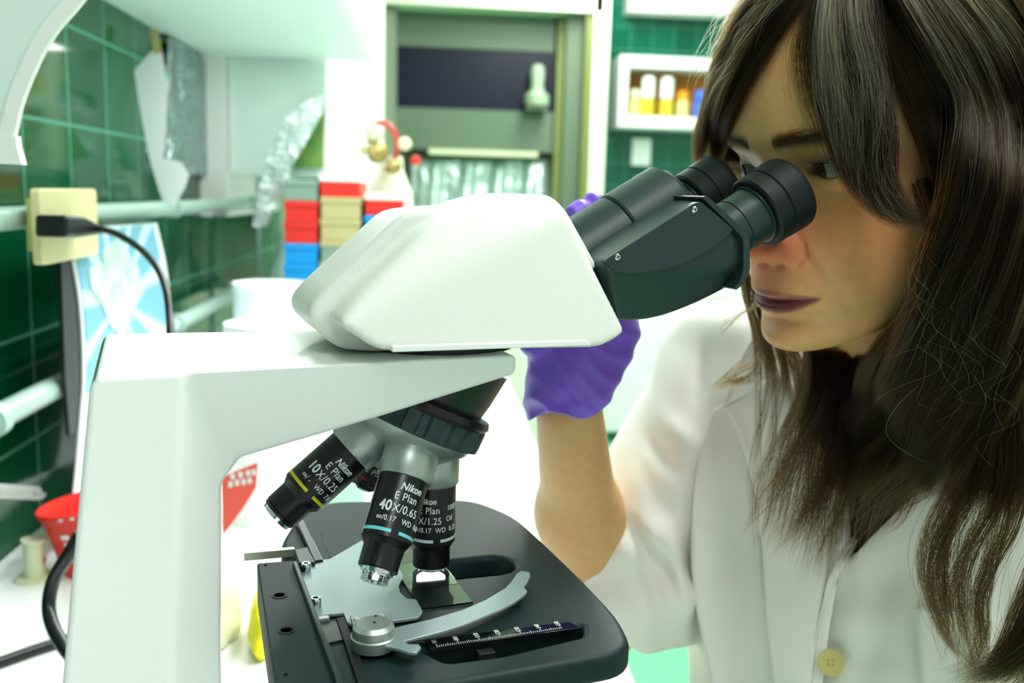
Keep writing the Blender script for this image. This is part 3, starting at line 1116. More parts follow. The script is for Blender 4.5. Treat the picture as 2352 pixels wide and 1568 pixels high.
# upright at the far end of the pipes
rs = thing('retort_stand', 'slim grey upright rod with a glass vessel at the far end of the pipe', 'stand', (-.395, 2.28, 0))
tubeo('rod', [(0, 0, 0), (0, 0, .50)], .006, M_pipe, rs)
latheo('base', [(0, .05), (.01, .05), (.012, .02)], (0, 0, 0), (0, 0, 1), M_pipe, rs)
M_ves = mat('frosted_glass', lin(180, 215, 200), 0.25, trans=0.5)
latheo('flask', [(0, .012), (.004, .026), (.03, .032), (.06, .026), (.09, .011), (.14, .010)], (.05, -.01, .155), (0, 0, 1), M_ves, rs)

# yellow socket plate with black plug
sx = -.366
c4 = [on_plane(x, y, (sx, 0, 0), (1, 0, 0)) for x, y in ((90, 436), (222, 431), (228, 583), (100, 612))]
ya, yb = (c4[0][1] + c4[3][1]) / 2, (c4[1][1] + c4[2][1]) / 2
za, zb = (c4[0][2] + c4[1][2]) / 2, (c4[2][2] + c4[3][2]) / 2
M_yel = mat('ivory_plastic', lin(238, 228, 176), 0.4)
M_yel2 = mat('yellow_edge', lin(226, 214, 110), 0.4)
so = thing('wall_socket', 'cream yellow power socket box fixed over the pipe with a black plug', 'socket', (0, 0, 0))
prismo('face_plate', [(sx, y, z) for y, z in rounded([(ya, zb), (yb, zb), (yb, za), (ya, za)], .006, 4)], (-.010, 0, 0), M_yel, so, bevel=.002)
boxo('back_box', (sx - .0200, ya + .016, zb + .012), (sx - .0101, yb - .010, za - .010), M_yel2, so, bevel=.002)
pg = [on_plane(x, y, (sx + .030, 0, 0), (1, 0, 0)) for x, y in ((150, 494), (196, 498), (238, 520), (238, 537), (180, 546), (150, 545))]
pc = thing('power_plug', 'black plug and cable in the yellow wall socket', 'plug', (0, 0, 0))
prismo('plug_body', [(sx + .002, p[1], p[2]) for p in pg], (.030, 0, 0), M_cable, pc, bevel=.004)
cab = [P(228, 525, .97), P(268, 537, .95), P(318, 568, .92), P(358, 610, .88), P(380, 660, .85), P(389, 720, .83), P(391, 775, .81), P(391, 900, .78), P(385, 1000, .76)]
tubeo('cord', smooth_path(cab, 6), .0034, M_cable, pc, n=10)
# the cord loop at lower left
cl = [P(185, 1225, .70), P(160, 1270, .70), P(124, 1330, .71), P(112, 1390, .71), P(122, 1440, .70), P(150, 1490, .69), P(182, 1530, .69), P(200, 1590, .72), tuple(on_plane(222, 1650, (0, 0, .006), (0, 0, 1))), tuple(on_plane(260, 1655, (0, 0, .006), (0, 0, 1)))]
lp = tubeo('looped_flex', smooth_path(cl, 6), .0050, M_cable, n=12)
tag(lp, 'black cord bending in a loop beside the microscope column', 'cord')
cl = [on_plane(x, y, (0, 0, .005), (0, 0, 1)) for x, y in ((-60, 1540), (0, 1520), (80, 1492), (150, 1470), (230, 1450))]
lp = tubeo('mains_flex', smooth_path(cl, 6), .0045, M_cable, n=12)
tag(lp, 'straight black cord lying on the counter at the lower left corner', 'cord')

# white pointed sheets and silver sheet hanging from the cabinet
M_paper = mat('white_paper', lin(232, 240, 240), 0.7)
M_foil = mat('crumpled_foil', lin(150, 172, 172), 0.18, metal=0.85, bump=(14, 1.0, 0.08))
M_tape = mat('masking_tape', lin(190, 178, 120), 0.6)


def sheet(name, pix, x=None, y=None, m=None, parent=None, th=.0008, dep=None):
    if dep is not None:
        pts = [P(px, py, dep) for px, py in pix]
        n = CF * th
    elif x is not None:
        pts = [on_plane(px, py, (x, 0, 0), (1, 0, 0)) for px, py in pix]
        n = np.array([-th, 0, 0])
    else:
        pts = [on_plane(px, py, (0, y, 0), (0, 1, 0)) for px, py in pix]
        n = np.array([0, th, 0])
    return prismo(name, pts, tuple(n), m, parent, smooth=False)


hs = thing('hanging_paper', 'long white pointed sheet of paper taped under the wall cabinet', 'paper', (0, 0, 0))
sheet('sheet', [(352, 112), (372, 120), (384, 200), (380, 300), (374, 362), (415, 372), (434, 400), (425, 430), (402, 470), (382, 480), (366, 440), (342, 360), (325, 270), (308, 162)], dep=1.45, m=M_paper, parent=hs, th=.001)
sheet('tape', [(344, 66), (362, 66), (372, 122), (350, 120)], dep=1.447, m=M_tape, parent=hs, th=.0008)
fs = sheet('foil_sheet', [(388, 84), (430, 105), (478, 150), (480, 400), (430, 402), (378, 370), (380, 200)], x=-.435, m=M_foil, th=.002)
tag(fs, 'crinkled silver foil sheet hung on the tiles behind the white paper', 'foil')
# curved foil roll leaning under the low cabinet
fr = [(742, 215), (700, 235), (655, 275), (625, 330), (604, 400), (585, 470), (580, 520), (612, 520), (630, 470), (660, 420), (668, 385), (700, 330), (722, 290), (742, 252)]
ff = sheet('foil_strip', fr, y=1.90, m=mat('foil_wrap', lin(205, 222, 218), 0.35, metal=0.35, bump=(22, 1.0, 0.03)), th=.01)
tag(ff, 'long curved strip of crumpled foil between the pale cabinet and the boxes', 'foil')

gp = sheet('tile_backdrop', [(700, 236), (744, 226), (742, 386), (655, 386), (690, 300)], y=1.955, m=mat('tile_backdrop', lin(40, 130, 74), .5, noise=(14, lin(120, 150, 60), .12)), th=.006)  # added sheet standing in for wall tiles that show through here
tag(gp, 'green folder standing in for wall tiles between the foil strip and the white cupboard', 'backdrop')

# picture card with rays
M_card = bpy.data.materials.new('ray_card')
M_card.use_nodes = True
nt = M_card.node_tree
bs = nt.nodes['Principled BSDF']
bs.inputs['Roughness'].default_value = .35
tc = nt.nodes.new('ShaderNodeTexCoord')
mp = nt.nodes.new('ShaderNodeVectorMath')
mp.operation = 'SUBTRACT'
cc = on_plane(275, 690, (-.3765, 0, 0), (1, 0, 0))
mp.inputs[1].default_value = (0, cc[1], cc[2])
nt.links.new(tc.outputs['Object'], mp.inputs[0])
sepn = nt.nodes.new('ShaderNodeSeparateXYZ')
nt.links.new(mp.outputs[0], sepn.inputs[0])
at = nt.nodes.new('ShaderNodeMath')
at.operation = 'ARCTAN2'
nt.links.new(sepn.outputs[2], at.inputs[0])
nt.links.new(sepn.outputs[1], at.inputs[1])
mu = nt.nodes.new('ShaderNodeMath')
mu.operation = 'MULTIPLY'
mu.inputs[1].default_value = 13
nt.links.new(at.outputs[0], mu.inputs[0])
si = nt.nodes.new('ShaderNodeMath')
si.operation = 'SINE'
nt.links.new(mu.outputs[0], si.inputs[0])
rp = nt.nodes.new('ShaderNodeValToRGB')
rp.color_ramp.elements[0].position = .25
rp.color_ramp.elements[1].position = .8
rp.color_ramp.elements[0].color = lin(120, 185, 212)
rp.color_ramp.elements[1].color = lin(205, 234, 240)
nt.links.new(si.outputs[0], rp.inputs[0])
nt.links.new(rp.outputs[0], bs.inputs['Base Color'])
pcx = thing('picture_card', 'curved card printed with pale blue rays around a white shape beside the socket', 'card', (0, 0, 0))


def card(name, pix, x, m, th):
    pts = [on_plane(px, py, (x, 0, 0), (1, 0, 0)) for px, py in pix]
    return prismo(name, [(p[0], p[1], max(p[2], .002)) for p in pts], (-th, 0, 0), m, pcx, smooth=False)


lft = smooth_path([(168, 600), (182, 680), (190, 780), (192, 880), (186, 960), (178, 1060), (170, 1140), (166, 1180)], 4)
rgt = smooth_path([(360, 1180), (384, 900), (390, 780), (392, 700), (380, 600), (360, 512)], 4)
card('backing', [tuple(p) for p in lft] + [tuple(p) for p in rgt] + [(240, 520)], -.378, M_paper, .002)
lf2 = [(p[0] + 9, p[1]) for p in lft if p[1] < 900]
rg2 = [(p[0] - 9, p[1]) for p in rgt if p[1] < 900]
card('print', lf2 + [(198, 900)] + rg2 + [(240, 528)], -.3765, M_card, .0014)
fig = smooth_path([(268, 552), (290, 565), (300, 590), (318, 615), (322, 640), (330, 670), (312, 700), (302, 735), (290, 765), (270, 765), (252, 740), (236, 700), (216, 670), (206, 630), (212, 612), (236, 612), (240, 575)], 4, closed=True)
card('white_shape', [tuple(p) for p in fig], -.3750, mat('card_print', lin(225, 235, 228), .5, noise=(30, lin(170, 195, 190), .2)), .0014)
bk = card('black_strip', [(140, 596), (168, 602), (184, 690), (190, 800), (188, 900), (186, 980), (160, 1000), (150, 860)], -.3805, M_cable, .004)

# small items at lower left
rc = thing('red_cup', 'red plastic tub with white print standing on the counter at the left edge', 'tub', (0, 0, 0))
cb_ = np.array([-.340, .99, 0])
rc.location = cb_
rc.rotation_euler = (0, radians(-9), 0)
rc.scale = (.92, .92, .84)
latheo('tub', [(0, .034), (.003, .036), (.076, .047), (.082, .051), (.088, .051), (.088, .048), (.078, .045), (.01, .033), (.008, 0)], (0, 0, 0), (0, 0, 1), M_red, rc)
bm = bmesh.new()
for k, (a, z, w, h) in enumerate([(-105, .030, .16, .006), (-105, .040, .22, .006), (-105, .050, .16, .006), (-105, .060, .22, .006), (-70, .045, .22, .040), (-100, .084, .08, .003), (-86, .084, .08, .003), (-74, .084, .08, .003)]):
    pv_ = None
    for i in range(7):
        an = radians(a) + w * (i / 6 - .5)
        rr = lambda z_: .0365 + (z_ - .003) * .151 if z_ < .08 else .0515
        c = [bm.verts.new((rr(zz) * cos(an), rr(zz) * sin(an), zz)) for zz in (z - h / 2, z + h / 2)]
        if pv_:
            bm.faces.new((pv_[0], c[0], c[1], pv_[1]))
        pv_ = c
ro = obj('white_print', bm, M_print, rc)
so_ = ro.modifiers.new('solid', 'SOLIDIFY')
so_.thickness = .0004
cr = thing('cream_reel', 'small cream reel standing on a round foot on the counter', 'reel', tuple(on_plane(82, 1328, (0, 0, 0), (0, 0, 1))))
cr.scale = (.8, .8, .85)
M_cream = mat('cream_plastic', lin(214, 222, 186), .45)
latheo('foot', [(0, .024), (.003, .024), (.004, .012)], (0, 0, 0), (0, 0, 1), M_cream, cr)
latheo('body', [(.003, .0125), (.045, .0125), (.046, .015), (.050, .015), (.051, .005)], (0, 0, 0), (0, 0, 1), M_cream, cr)
latheo('red_spot', [(0, .004), (.0006, .004)], (.0126, -.002, .024), (1, 0, 0), M_red, cr)
# white coil hooks on the wall
ck = bmesh.new()
a0, a1 = on_plane(-40, 1126, (-.43, 0, 0), (1, 0, 0)), on_plane(88, 1132, (-.43, 0, 0), (1, 0, 0))
pth = []
for i in range(241):
    t = i / 240
    c = np.array(a0) * (1 - t) + np.array(a1) * t
    an = t * 2 * pi * 13
    pth.append((c[0] + .007 * cos(an), c[1], c[2] + .007 * sin(an)))
tube(ck, pth, .0012, 6)
ck = obj('coil_binding', ck, M_whitepl)
tag(ck, 'white spiral wire coil fixed on the tiles above the red tub', 'coil')

# red and white carton behind the objectives, yellow bag and bottle below
rb = thing('printed_carton', 'white carton with a slanting red printed panel standing behind the arm', 'carton', (0, 0, 0))
boxo('box', (-.262, .90, 0), (-.235, 1.02, .155), M_whitepl, rb, bevel=.002)
sheet('red_panel', [(508, 1095), (592, 1062), (588, 1120), (560, 1165), (512, 1230)], y=.8985, m=mat('red_print', lin(236, 90, 80), .5), parent=rb, th=.001)
for i, (tx, sz, yy) in enumerate((('RISK', .0066, 1118), ('SHARPS', .0052, 1100))):
    pass
bm = bmesh.new()
for i, (px, py) in enumerate([(530, 1112), (545, 1108), (560, 1106), (574, 1103), (535, 1094), (553, 1090), (570, 1086), (583, 1084)]):
    p = on_plane(px, py, (0, .8982, 0), (0, 1, 0))
    prism(bm, [(p[0] - .002, p[1], p[2] - .003), (p[0] + .002, p[1], p[2] - .0026), (p[0] + .0016, p[1], p[2] + .003), (p[0] - .0022, p[1], p[2] + .0026)], (0, -.0005, 0))
obj('blurred_print', bm, M_print, rb, smooth=False)
M_bag = mat('yellow_bag', lin(240, 226, 20), 0.35, bump=(20, 1.0, .02))
M_bag2 = mat('clear_bag', lin(250, 250, 226), 0.3, bump=(10, .4, .02))


def blob(name, c, r, m, parent=None, seed=0, k=.12):
    bm = bmesh.new()
    bmesh.ops.create_icosphere(bm, subdivisions=4, radius=1)
    from mathutils import noise
    for v in bm.verts:
        n = noise.fractal(v.co * 1.8 + Vector((seed, 0, 0)), 1, 2, 4)
        v.co = Vector((c[0] + v.co.x * r[0] * (1 + k * n), c[1] + v.co.y * r[1] * (1 + k * n), max(.001, c[2] + v.co.z * r[2] * (1 + k * n))))
    return obj(name, bm, m, parent, angle=0)


p1 = on_plane(550, 1490, (0, 0, .0), (0, 0, 1))
b1 = blob('waste_bag', (on_plane(584, 1500, (0, 0, .02), (0, 0, 1))[0], p1[1] + .02, .02), (.016, .05, .034), M_bag, seed=3)
tag(b1, 'bright yellow plastic bag on the counter behind the microscope column', 'bag')
b2 = blob('clear_bag', (p1[0] - .024, p1[1] + .02, .03), (.022, .032, .050), M_bag2, seed=9)
tag(b2, 'pale translucent bag on the counter beside the yellow bag', 'bag')
bt = thing('dropper_bottle', 'small bottle with an orange cap standing behind the stage', 'bottle', tuple(on_plane(795, 1190, (0, 0, 0), (0, 0, 1))))
latheo('body', [(0, .022), (.002, .024), (.05, .024), (.06, .012)], (0, 0, 0), (0, 0, 1), M_ves, bt)
latheo('cap', [(.0605, .017), (.078, .016), (.080, .010)], (0, 0, 0), (0, 0, 1), mat('orange_plastic', lin(240, 150, 20), .4), bt)
pd = boxo('pen', (.08, 1.02, .0), (.20 - .03, 1.035, .010), mat('teal_plastic', lin(120, 190, 190), .4), bevel=.002)
tag(pd, 'pale teal flat pen lying on the counter beyond the stage', 'pen')

# canisters
def can(px0, px1, pyt, y, lab, foot=0.0, nm='white_canister', extra=True):
    pyt += 18
    a = on_plane(px0, pyt, (0, y, 0), (0, 1, 0))
    b = on_plane(px1, pyt, (0, y, 0), (0, 1, 0))
    r = (b[0] - a[0]) / 2
    h = (a[2] + b[2]) / 2
    t = thing(nm, lab, 'canister', ((a[0] + b[0]) / 2, y + r, foot))
    latheo('body', [(0, r * .96), (.002, r * .97), (h - foot - .014, r * .97), (h - foot - .012, r)] + [(h - foot, r), (h - foot, r * .93), (h - foot - .01, r * .9), (h - foot - .012, 0)], (0, 0, 0), (0, 0, 1), M_whitepl, t)
    return t


can(515, 705, 640, 1.42, 'tall white canister in front of the coloured boxes')
can(492, 712, 738, 1.10, 'wide white tub standing before the tall canister')
can(705, 800, 632, 1.50, 'narrow white cup beside the tall canister', nm='white_cup')
M_navy = mat('navy_plastic', lin(20, 60, 130), .4)
nb = on_plane(700, 730, (0, 1.3, 0), (0, 1, 0))
tag(boxo('marker_pen', (nb[0] - .004, 1.3, 0), (nb[0] + .004, 1.31, nb[2] + .012), M_navy, bevel=.002), 'navy blue marker standing beside the white canister', 'pen')

# coloured storage boxes in three stacks
cols = {'g': (M_grey, 'grey'), 'r': (M_red, 'red'), 'b': (M_blue, 'blue'), 'y': (M_beige, 'beige')}
YB = 1.75
PX = [('grrbbrbrbgb', 650, 731, 412, 'left'), ('ryyggbrbgrb', 734, 830, 402, 'middle'), ('rbbgrbrybg', 836, 925, 444, 'right')]
ordn = ['topmost', 'second', 'third', 'fourth', 'fifth', 'sixth', 'seventh', 'eighth', 'ninth', 'tenth', 'eleventh']
for sq, pa, pb, pt, side in PX:
    a = on_plane(pa, pt, (0, YB, 0), (0, 1, 0))
    b = on_plane(pb, pt, (0, YB, 0), (0, 1, 0))
    H = (a[2] + b[2]) / 2
    hb = H / len(sq)
    for i, ch in enumerate(sq):
        z1_ = H - i * hb
        mt, cn = cols[ch]
        jx = RNG.uniform(-.0015, .0015)
        jy = RNG.uniform(-.003, .003)
        t = thing('storage_box', '%s slide box, %s from the top in the %s stack' % (cn, ordn[i], side) if i else '%s slide box on top of the %s stack' % (cn, side), 'box',
                  ((a[0] + b[0]) / 2 + jx, YB + jy, z1_ - hb), group='coloured storage boxes stacked on the counter')
        w2 = (b[0] - a[0]) / 2
        boxo('body', (-w2 + .002, 0, .0002), (w2 - .002, .20, hb * .70), mt, t, bevel=.001)
        boxo('lid', (-w2, -.002, hb * .70), (w2, .202, hb - .0004), M_whitepl if (ch == 'r' and i == 0) else (M_beige if ch == 'g' and side == 'middle' else mt), t, bevel=.0015)

# white cardboard block carrying the gas valve
gb_ = on_plane(838, 400, (0, 2.0, 0), (0, 1, 0))
g2 = on_plane(950, 400, (0, 2.0, 0), (0, 1, 0))
jg = thing('white_jug', 'creamy white jug standing behind the coloured boxes', 'jug', ((gb_[0] + g2[0]) / 2, 2.06, 0))
r = (g2[0] - gb_[0]) / 2
latheo('body', [(0, r), (.36, r), (.40, r * .9), (gb_[2] + .01, r * .55), (gb_[2] + .04, r * .5), (gb_[2] + .04, 0)], (0, 0, 0), (0, 0, 1), mat('cream_ceramic', lin(232, 232, 205), .4), jg)
gv = thing('gas_valve', 'brass gas valve with a looped red hose above the coloured boxes', 'valve', (0, 0, 0))
M_hose = mat('red_hose', lin(205, 70, 66), .4)
M_brass = mat('brass', lin(170, 150, 90), .35, metal=.6)
hp_ = [on_plane(x, y, (0, 2.0, 0), (0, 1, 0)) for x, y in ((850, 330), (848, 300), (866, 284), (890, 286), (908, 310), (912, 345), (902, 375), (885, 392))]
tubeo('hose', smooth_path(hp_, 6), .006, M_hose, gv)
for x, y, r_, m_ in ((868, 350, .022, M_brass), (930, 330, .014, M_cream), (955, 368, .010, M_red), (860, 305, .018, M_cream), (838, 345, .010, M_beige), (905, 382, .016, M_brass)):
    p = on_plane(x, y, (0, 1.965, 0), (0, 1, 0))
    bm = bmesh.new()
    lathe(bm, [(-r_ * .8, r_ * .4), (-r_ * .6, r_ * .9), (0, r_), (r_ * .6, r_ * .8), (r_ * .8, r_ * .3)], p, (.3, -1, .2), 20)
    obj('valve_wheel', bm, m_, gv)

# ------------------------------------------------------------------ fume hood
M_hoodw = mat('hood_white', lin(232, 240, 214), .5)
M_hood = mat('hood_steel', lin(94, 114, 92), .45, metal=.15)
M_hood2 = mat('hood_inner', lin(116, 132, 110), .5)
M_oliv = mat('hood_edge', lin(112, 124, 62), .5)
M_navyg = mat('hood_glass', lin(0, 14, 38), 0.3, spec=.3)
HY = 4.55


def hp3(px, py, y=HY):
    return on_plane(px, py, (0, y, 0), (0, 1, 0))


hood = thing('fume_hood', 'large fume hood with a pale frame and dark blue glass window', 'fume hood', (0, 0, 0))


def hq(name, x0, y0, x1, y1, ya, yb, m, parent=hood, bevel=.0):
    a, b = hp3(x0, (y0 + y1) / 2, ya), hp3(x1, (y0 + y1) / 2, ya)
    c, d = hp3((x0 + x1) / 2, y0, ya), hp3((x0 + x1) / 2, y1, ya)
    return boxo(name, (a[0], ya, d[2]), (b[0], yb, c[2]), m, parent, bevel=bevel)


fr_ = hq('frame_post', 1356, -120, 1392, 700, HY, HY + .5, M_hoodw, bevel=.004)
hq('frame_edge', 1335, 20, 1357, 700, HY + .015, HY + .5, M_oliv)
hq('frame_edge', 1272, 20, 1292, 700, HY + .12, HY + .5, M_oliv)
hq('inner_post', 1292, 20, 1336, 700, HY + .08, HY + .5, M_hood)
hq('frame_post', 852, -120, 880, 700, HY, HY + .5, M_hoodw, bevel=.004)
hq('inner_post', 880, 20, 908, 700, HY + .05, HY + .5, M_hood2)
hq('header', 852, -140, 1392, 18, HY, HY + .5, M_hoodw, bevel=.004)
hq('hood_liner', 905, 0, 1275, 112, HY + .16, HY + .5, M_hood)
hq('hood_window', 906, 110, 1275, 255, HY + .17, HY + .5, M_navyg)
hq('sash_rail', 905, 252, 1285, 345, HY + .15, HY + .5, M_hood)
hq('lit_ledge', 985, 345, 1235, 357, HY + .13, HY + .18, M_cream)
hq('hood_back', 905, 330, 1275, 700, HY + .32, HY + .5, M_hood2)
hq('hood_worktop', 852, 690, 1392, 720, HY, HY + .5, M_hoodw)
a = hp3(852, 1000)[0]
b = hp3(1392, 1000)[0]
boxo('hood_base', (a, HY + .01, FZ), (b, HY + .5, hp3(1100, 720)[2]), M_hoodw, hood)
# foil drapes inside, crumpled sheet
bm = bmesh.new()
N1, N2 = 60, 16
g = []
for i in range(N1):
    row = []
    for j in range(N2):
        u, v = i / (N1 - 1), j / (N2 - 1)
        p = hp3(945 + 318 * u, 362 + 140 * v, HY + .24)
        ph = sin(u * 26 + 1.5 * v) * .020 + sin(u * 57 + 2 * v) * .008
        row.append(bm.verts.new((p[0], p[1] + ph * (.3 + v) - .05 * v, p[2])))
    g.append(row)
for i in range(N1 - 1):
    for j in range(N2 - 1):
        bm.faces.new((g[i][j], g[i + 1][j], g[i + 1][j + 1], g[i][j + 1]))
fd = obj('foil_drape', bm, mat('foil_drape', lin(190, 212, 204), .3, metal=.5, bump=(12, .8, .03)), angle=0)
fd.modifiers.new('solid', 'SOLIDIFY').thickness = .001
tag(fd, 'crumpled silver foil curtain hanging inside the fume hood', 'foil')
fb = thing('foil_flask', 'pale flask shape standing before the dark glass of the hood', 'flask', (0, 0, 0))
p = hp3(1232, 246, HY + .085)
fb.location = (p[0], p[1], p[2])
fb.scale = (1.62, 1.62, 1.62)
sc_h = .30
latheo('body', [(0, .020), (.006, .036), (.034, .036), (.042, .022), (.062, .018), (.100, .021), (.118, .016), (.122, .0)], (0, 0, 0), (0, 0, 1), mat('pale_glass', lin(150, 172, 142), .35), fb)
boxo('rest', (-.03, -.02, -.008), (.03, .035, 0), M_hood2, fb)

# ------------------------------------------------------------------ right of the hood
wb = thing('wall_shelf_box', 'white open shelf box on the green tiles holding bottles', 'shelf', (0, 0, 0))
SY = BY - .24
A, B = on_plane(1424, 148, (0, SY, 0), (0, 1, 0)), on_plane(1700, 300, (0, SY, 0), (0, 1, 0))
xa, xb, zt_, zb_ = A[0], B[0] + .12, A[2] + .05, B[2]
t_ = .06
boxo('top_board', (xa, SY, zt_ - t_), (xb, BY, zt_), W_lam, wb, bevel=.002)
boxo('bottom_board', (xa, SY, zb_), (xb, BY, zb_ + t_), W_lam, wb, bevel=.002)
boxo('side_board', (xa, SY, zb_ + t_), (xa + t_ * .8, BY, zt_ - t_), W_lam, wb, bevel=.002)
boxo('side_board', (xb - t_ * .8, SY, zb_ + t_), (xb, BY, zt_ - t_), W_lam, wb, bevel=.002)
boxo('back_board', (xa + .01, BY - .012, zb_ + .01), (xb - .01, BY - .002, zt_ - .01), mat('orange_wood', lin(196, 128, 20), .5, noise=(9, lin(150, 96, 16), .2)), wb)
M_capw = mat('cap_white', lin(242, 246, 240), .4)
M_amb = mat('amber_liquid', lin(214, 190, 60), .3)
M_amb2 = mat('pale_yellow_liquid', lin(225, 215, 140), .3)
M_ora = mat('orange_cap', lin(245, 150, 10), .4)
M_blu = mat('blue_cap', lin(60, 110, 225), .4)
for px, w, hc, mb_, mc, lab in ((1458, 30, .03, M_amb2, M_cream, 'small pale bottle at the left end of the shelf box'),
                                (1487, 38, .075, M_amb, M_capw, 'bottle with a tall white cap, first in the shelf box'),
                                (1530, 38, .075, M_amb, M_capw, 'bottle with a tall white cap beside the orange one'),
                                (1568, 32, .030, M_amb2, M_ora, 'short bottle with an orange cap in the shelf box'),
                                (1612, 46, .035, M_blu, M_blu, 'blue bottle at the right in the shelf box'),
                                (1650, 40, .035, M_blu, M_capw, 'blue bottle with a white cap behind the hair')):
    p = on_plane(px, 250, (0, SY + .06, 0), (0, 1, 0))
    r = w / 2 / FPX * (SY + .06)
    hc *= 1.6
    r *= .86
    t = thing('reagent_bottle', lab, 'bottle', (p[0], SY + .06, zb_ + t_), group='bottles in the shelf box')
    hb2 = .085
    latheo('body', [(0, r * .95), (.003, r), (hb2, r), (hb2 + .012, r * .6), (hb2 + .014, r * .5)], (0, 0, 0), (0, 0, 1), mb_, t, n=24)
    latheo('cap', [(hb2 + .0145, r * .9), (hb2 + hc, r * .9), (hb2 + hc + .008, r * .5), (hb2 + hc + .009, 0)], (0, 0, 0), (0, 0, 1), mc, t, n=24)
a, b = on_plane(1452, 318, (0, BY, 0), (0, 1, 0)), on_plane(1492, 380, (0, BY, 0), (0, 1, 0))
t = thing('light_switch', 'small white rectangular switch plate on the tiles under the shelf box', 'switch', (0, 0, 0))
boxo('plate', (a[0], BY - .010, b[2]), (b[0], BY, a[2]), M_whitepl, t, bevel=.002)
boxo('rocker', (a[0] + .015, BY - .014, b[2] + .02), (b[0] - .015, BY - .0101, a[2] - .02), M_whitepl, t, bevel=.002)
p = on_plane(1468, 412, (0, BY, 0), (0, 1, 0))
tag(latheo('coat_hook', [(0, .018), (.02, .020), (.03, .014), (.032, 0)], p, (0, -1, 0), M_cream), 'small round cream knob on the tiles below the switch', 'knob')
# white bench at the end wall
a = on_plane(1393, 600, (0, 2.62, 0), (0, 1, 0))
bn = thing('white_bench', 'blank white bench cupboard standing at the end wall right of the hood', 'cupboard', (0, 0, 0))
boxo('body', (b_ := hp3(1403, 600, 4.90)[0], 4.93, FZ + .06), (3.0, BY - .002, .10), W_lam, bn)
boxo('worktop', (b_ - .005, 4.89, .10), (3.02, BY - .002, .14), W_lam, bn, bevel=.003)
boxo('plinth', (b_ + .02, 4.97, FZ), (3.0, BY - .01, FZ + .06), mat('green_plinth', lin(40, 120, 90), .5), bn)
for j in range(4):
    x0_ = b_ + .01 + j * .45
    dr = boxo('door', (x0_, 4.910, FZ + .065), (x0_ + .44, 4.929, .09), W_lam, bn, bevel=.002)
p = on_plane(1652, 692, (0, 4.905, 0), (0, 1, 0))
tag(boxo('door_label', (p[0] - .05, 4.905, p[2] - .013), (p[0] + .05, 4.9095, p[2] + .013), M_beige, smooth=False), 'small brownish label stuck on the white cupboard front', 'label')
# lamps
for y in (.75, 2.45, 4.15):
    cl_ = thing('ceiling_lamp', 'long ceiling lamp over the %s of the room' % ('near end' if y < 1 else 'middle' if y < 3 else 'far end'), 'lamp', (.75, y, 1.80))
    boxo('housing', (-.20, -.72, .012), (.20, .72, .05), W_lam, cl_)
    boxo('diffuser', (-.17, -.70, -.012), (.17, .70, -.0), mat('lamp_diffuser', (1, 1, 1, 1), .5, emit=((.93, 1, .965, 1), 3.0)), cl_)
# ------------------------------------------------------------------ the person at the eyepieces
from mathutils.bvhtree import BVHTree
from mathutils import noise as mnoise

LR = np.array([cos(YAW), -sin(YAW), 0.0])        # level right of the camera
LF = np.array([sin(YAW), cos(YAW), 0.0])         # level forward


def LV(lat, dep, z):
    return CAM * [1, 1, 0] + LR * lat + LF * dep + np.array([0, 0, z])


# head frame: F forward out of the face, L to her left, U up (millimetres)
hy, hp2 = radians(29), radians(12)
_h = -LR * cos(hy) - LF * sin(hy)
_up = np.array([0, 0, 1.0])
HL = np.cross(_up, _h)
HF = _h * cos(hp2) - _up * sin(hp2)
HU = _up * cos(hp2) + _h * sin(hp2)
HO = P(1890, 390, .515) - HL * .031


def H2W(p):
    p = np.asarray(p, float) / 1000
    return HO + p[..., :1] * HF + p[..., 1:2] * HL + p[..., 2:3] * HU


def W2H(p):
    q = np.asarray(p, float) - HO
    return np.stack([q @ HF, q @ HL, q @ HU], -1) * 1000


person = thing('person', 'dark haired woman in white lab coat and purple glove looking into the microscope', 'person', tuple(LV(.30, .66, FZ)))


def adopt(o):
    """child of the person, keeping its place."""
    o.parent = person
    o.matrix_parent_inverse = Matrix.Translation(person.location).inverted()
    return o


interp = np.interp
bU = np.array([-130, -116, -110, -106, -100, -95, -88, -83, -76, -66, -58, -50, -40, -30, -20, -10, 0, 5, 15, 25, 45, 60, 75, 90, 105, 120])
bF = np.array([-60, -20, -5, 4, 11, 12.5, 9.5, 9.0, 11.5, 12.0, 11.5, 11, 9, 6, 3, 3, 5, 7, 12, 12, 9, 4, -4, -19, -42, -70])
wU = np.array([-130, -112, -104, -96, -86, -76, -66, -50, -30, -10, 10, 50, 75, 95, 110, 130])
wW = np.array([18, 27, 35, 43, 49, 54, 58, 62, 66, 67, 67, 66, 63, 56, 48, 30])
nU = np.array([-60, -51, -49.5, -47, -44, -39, -34, -25, -10, 0, 8, 14])
nF = np.array([0, 0.2, 3, 13, 18.5, 21, 20, 15.5, 9.5, 4.5, 1.2, 0])


def cs(x, xp, fp):
    """smooth interpolation of a table."""
    g = np.linspace(xp[0], xp[-1], 700)
    v = np.interp(g, xp, fp)
    s = (xp[-1] - xp[0]) / 699
    k = np.exp(-0.5 * (np.arange(-15, 16) * s / 2.4) ** 2)
    v = np.convolve(np.pad(v, 15, 'edge'), k / k.sum(), 'valid')
    return np.interp(x, g, v)


def gs(L, U, l, u, sl, su, a=0):
    dl, du = L - l, U - u
    if a:
        dl, du = dl * cos(a) + du * sin(a), -dl * sin(a) + du * cos(a)
    return np.exp(-0.5 * ((dl / sl) ** 2 + (du / su) ** 2))


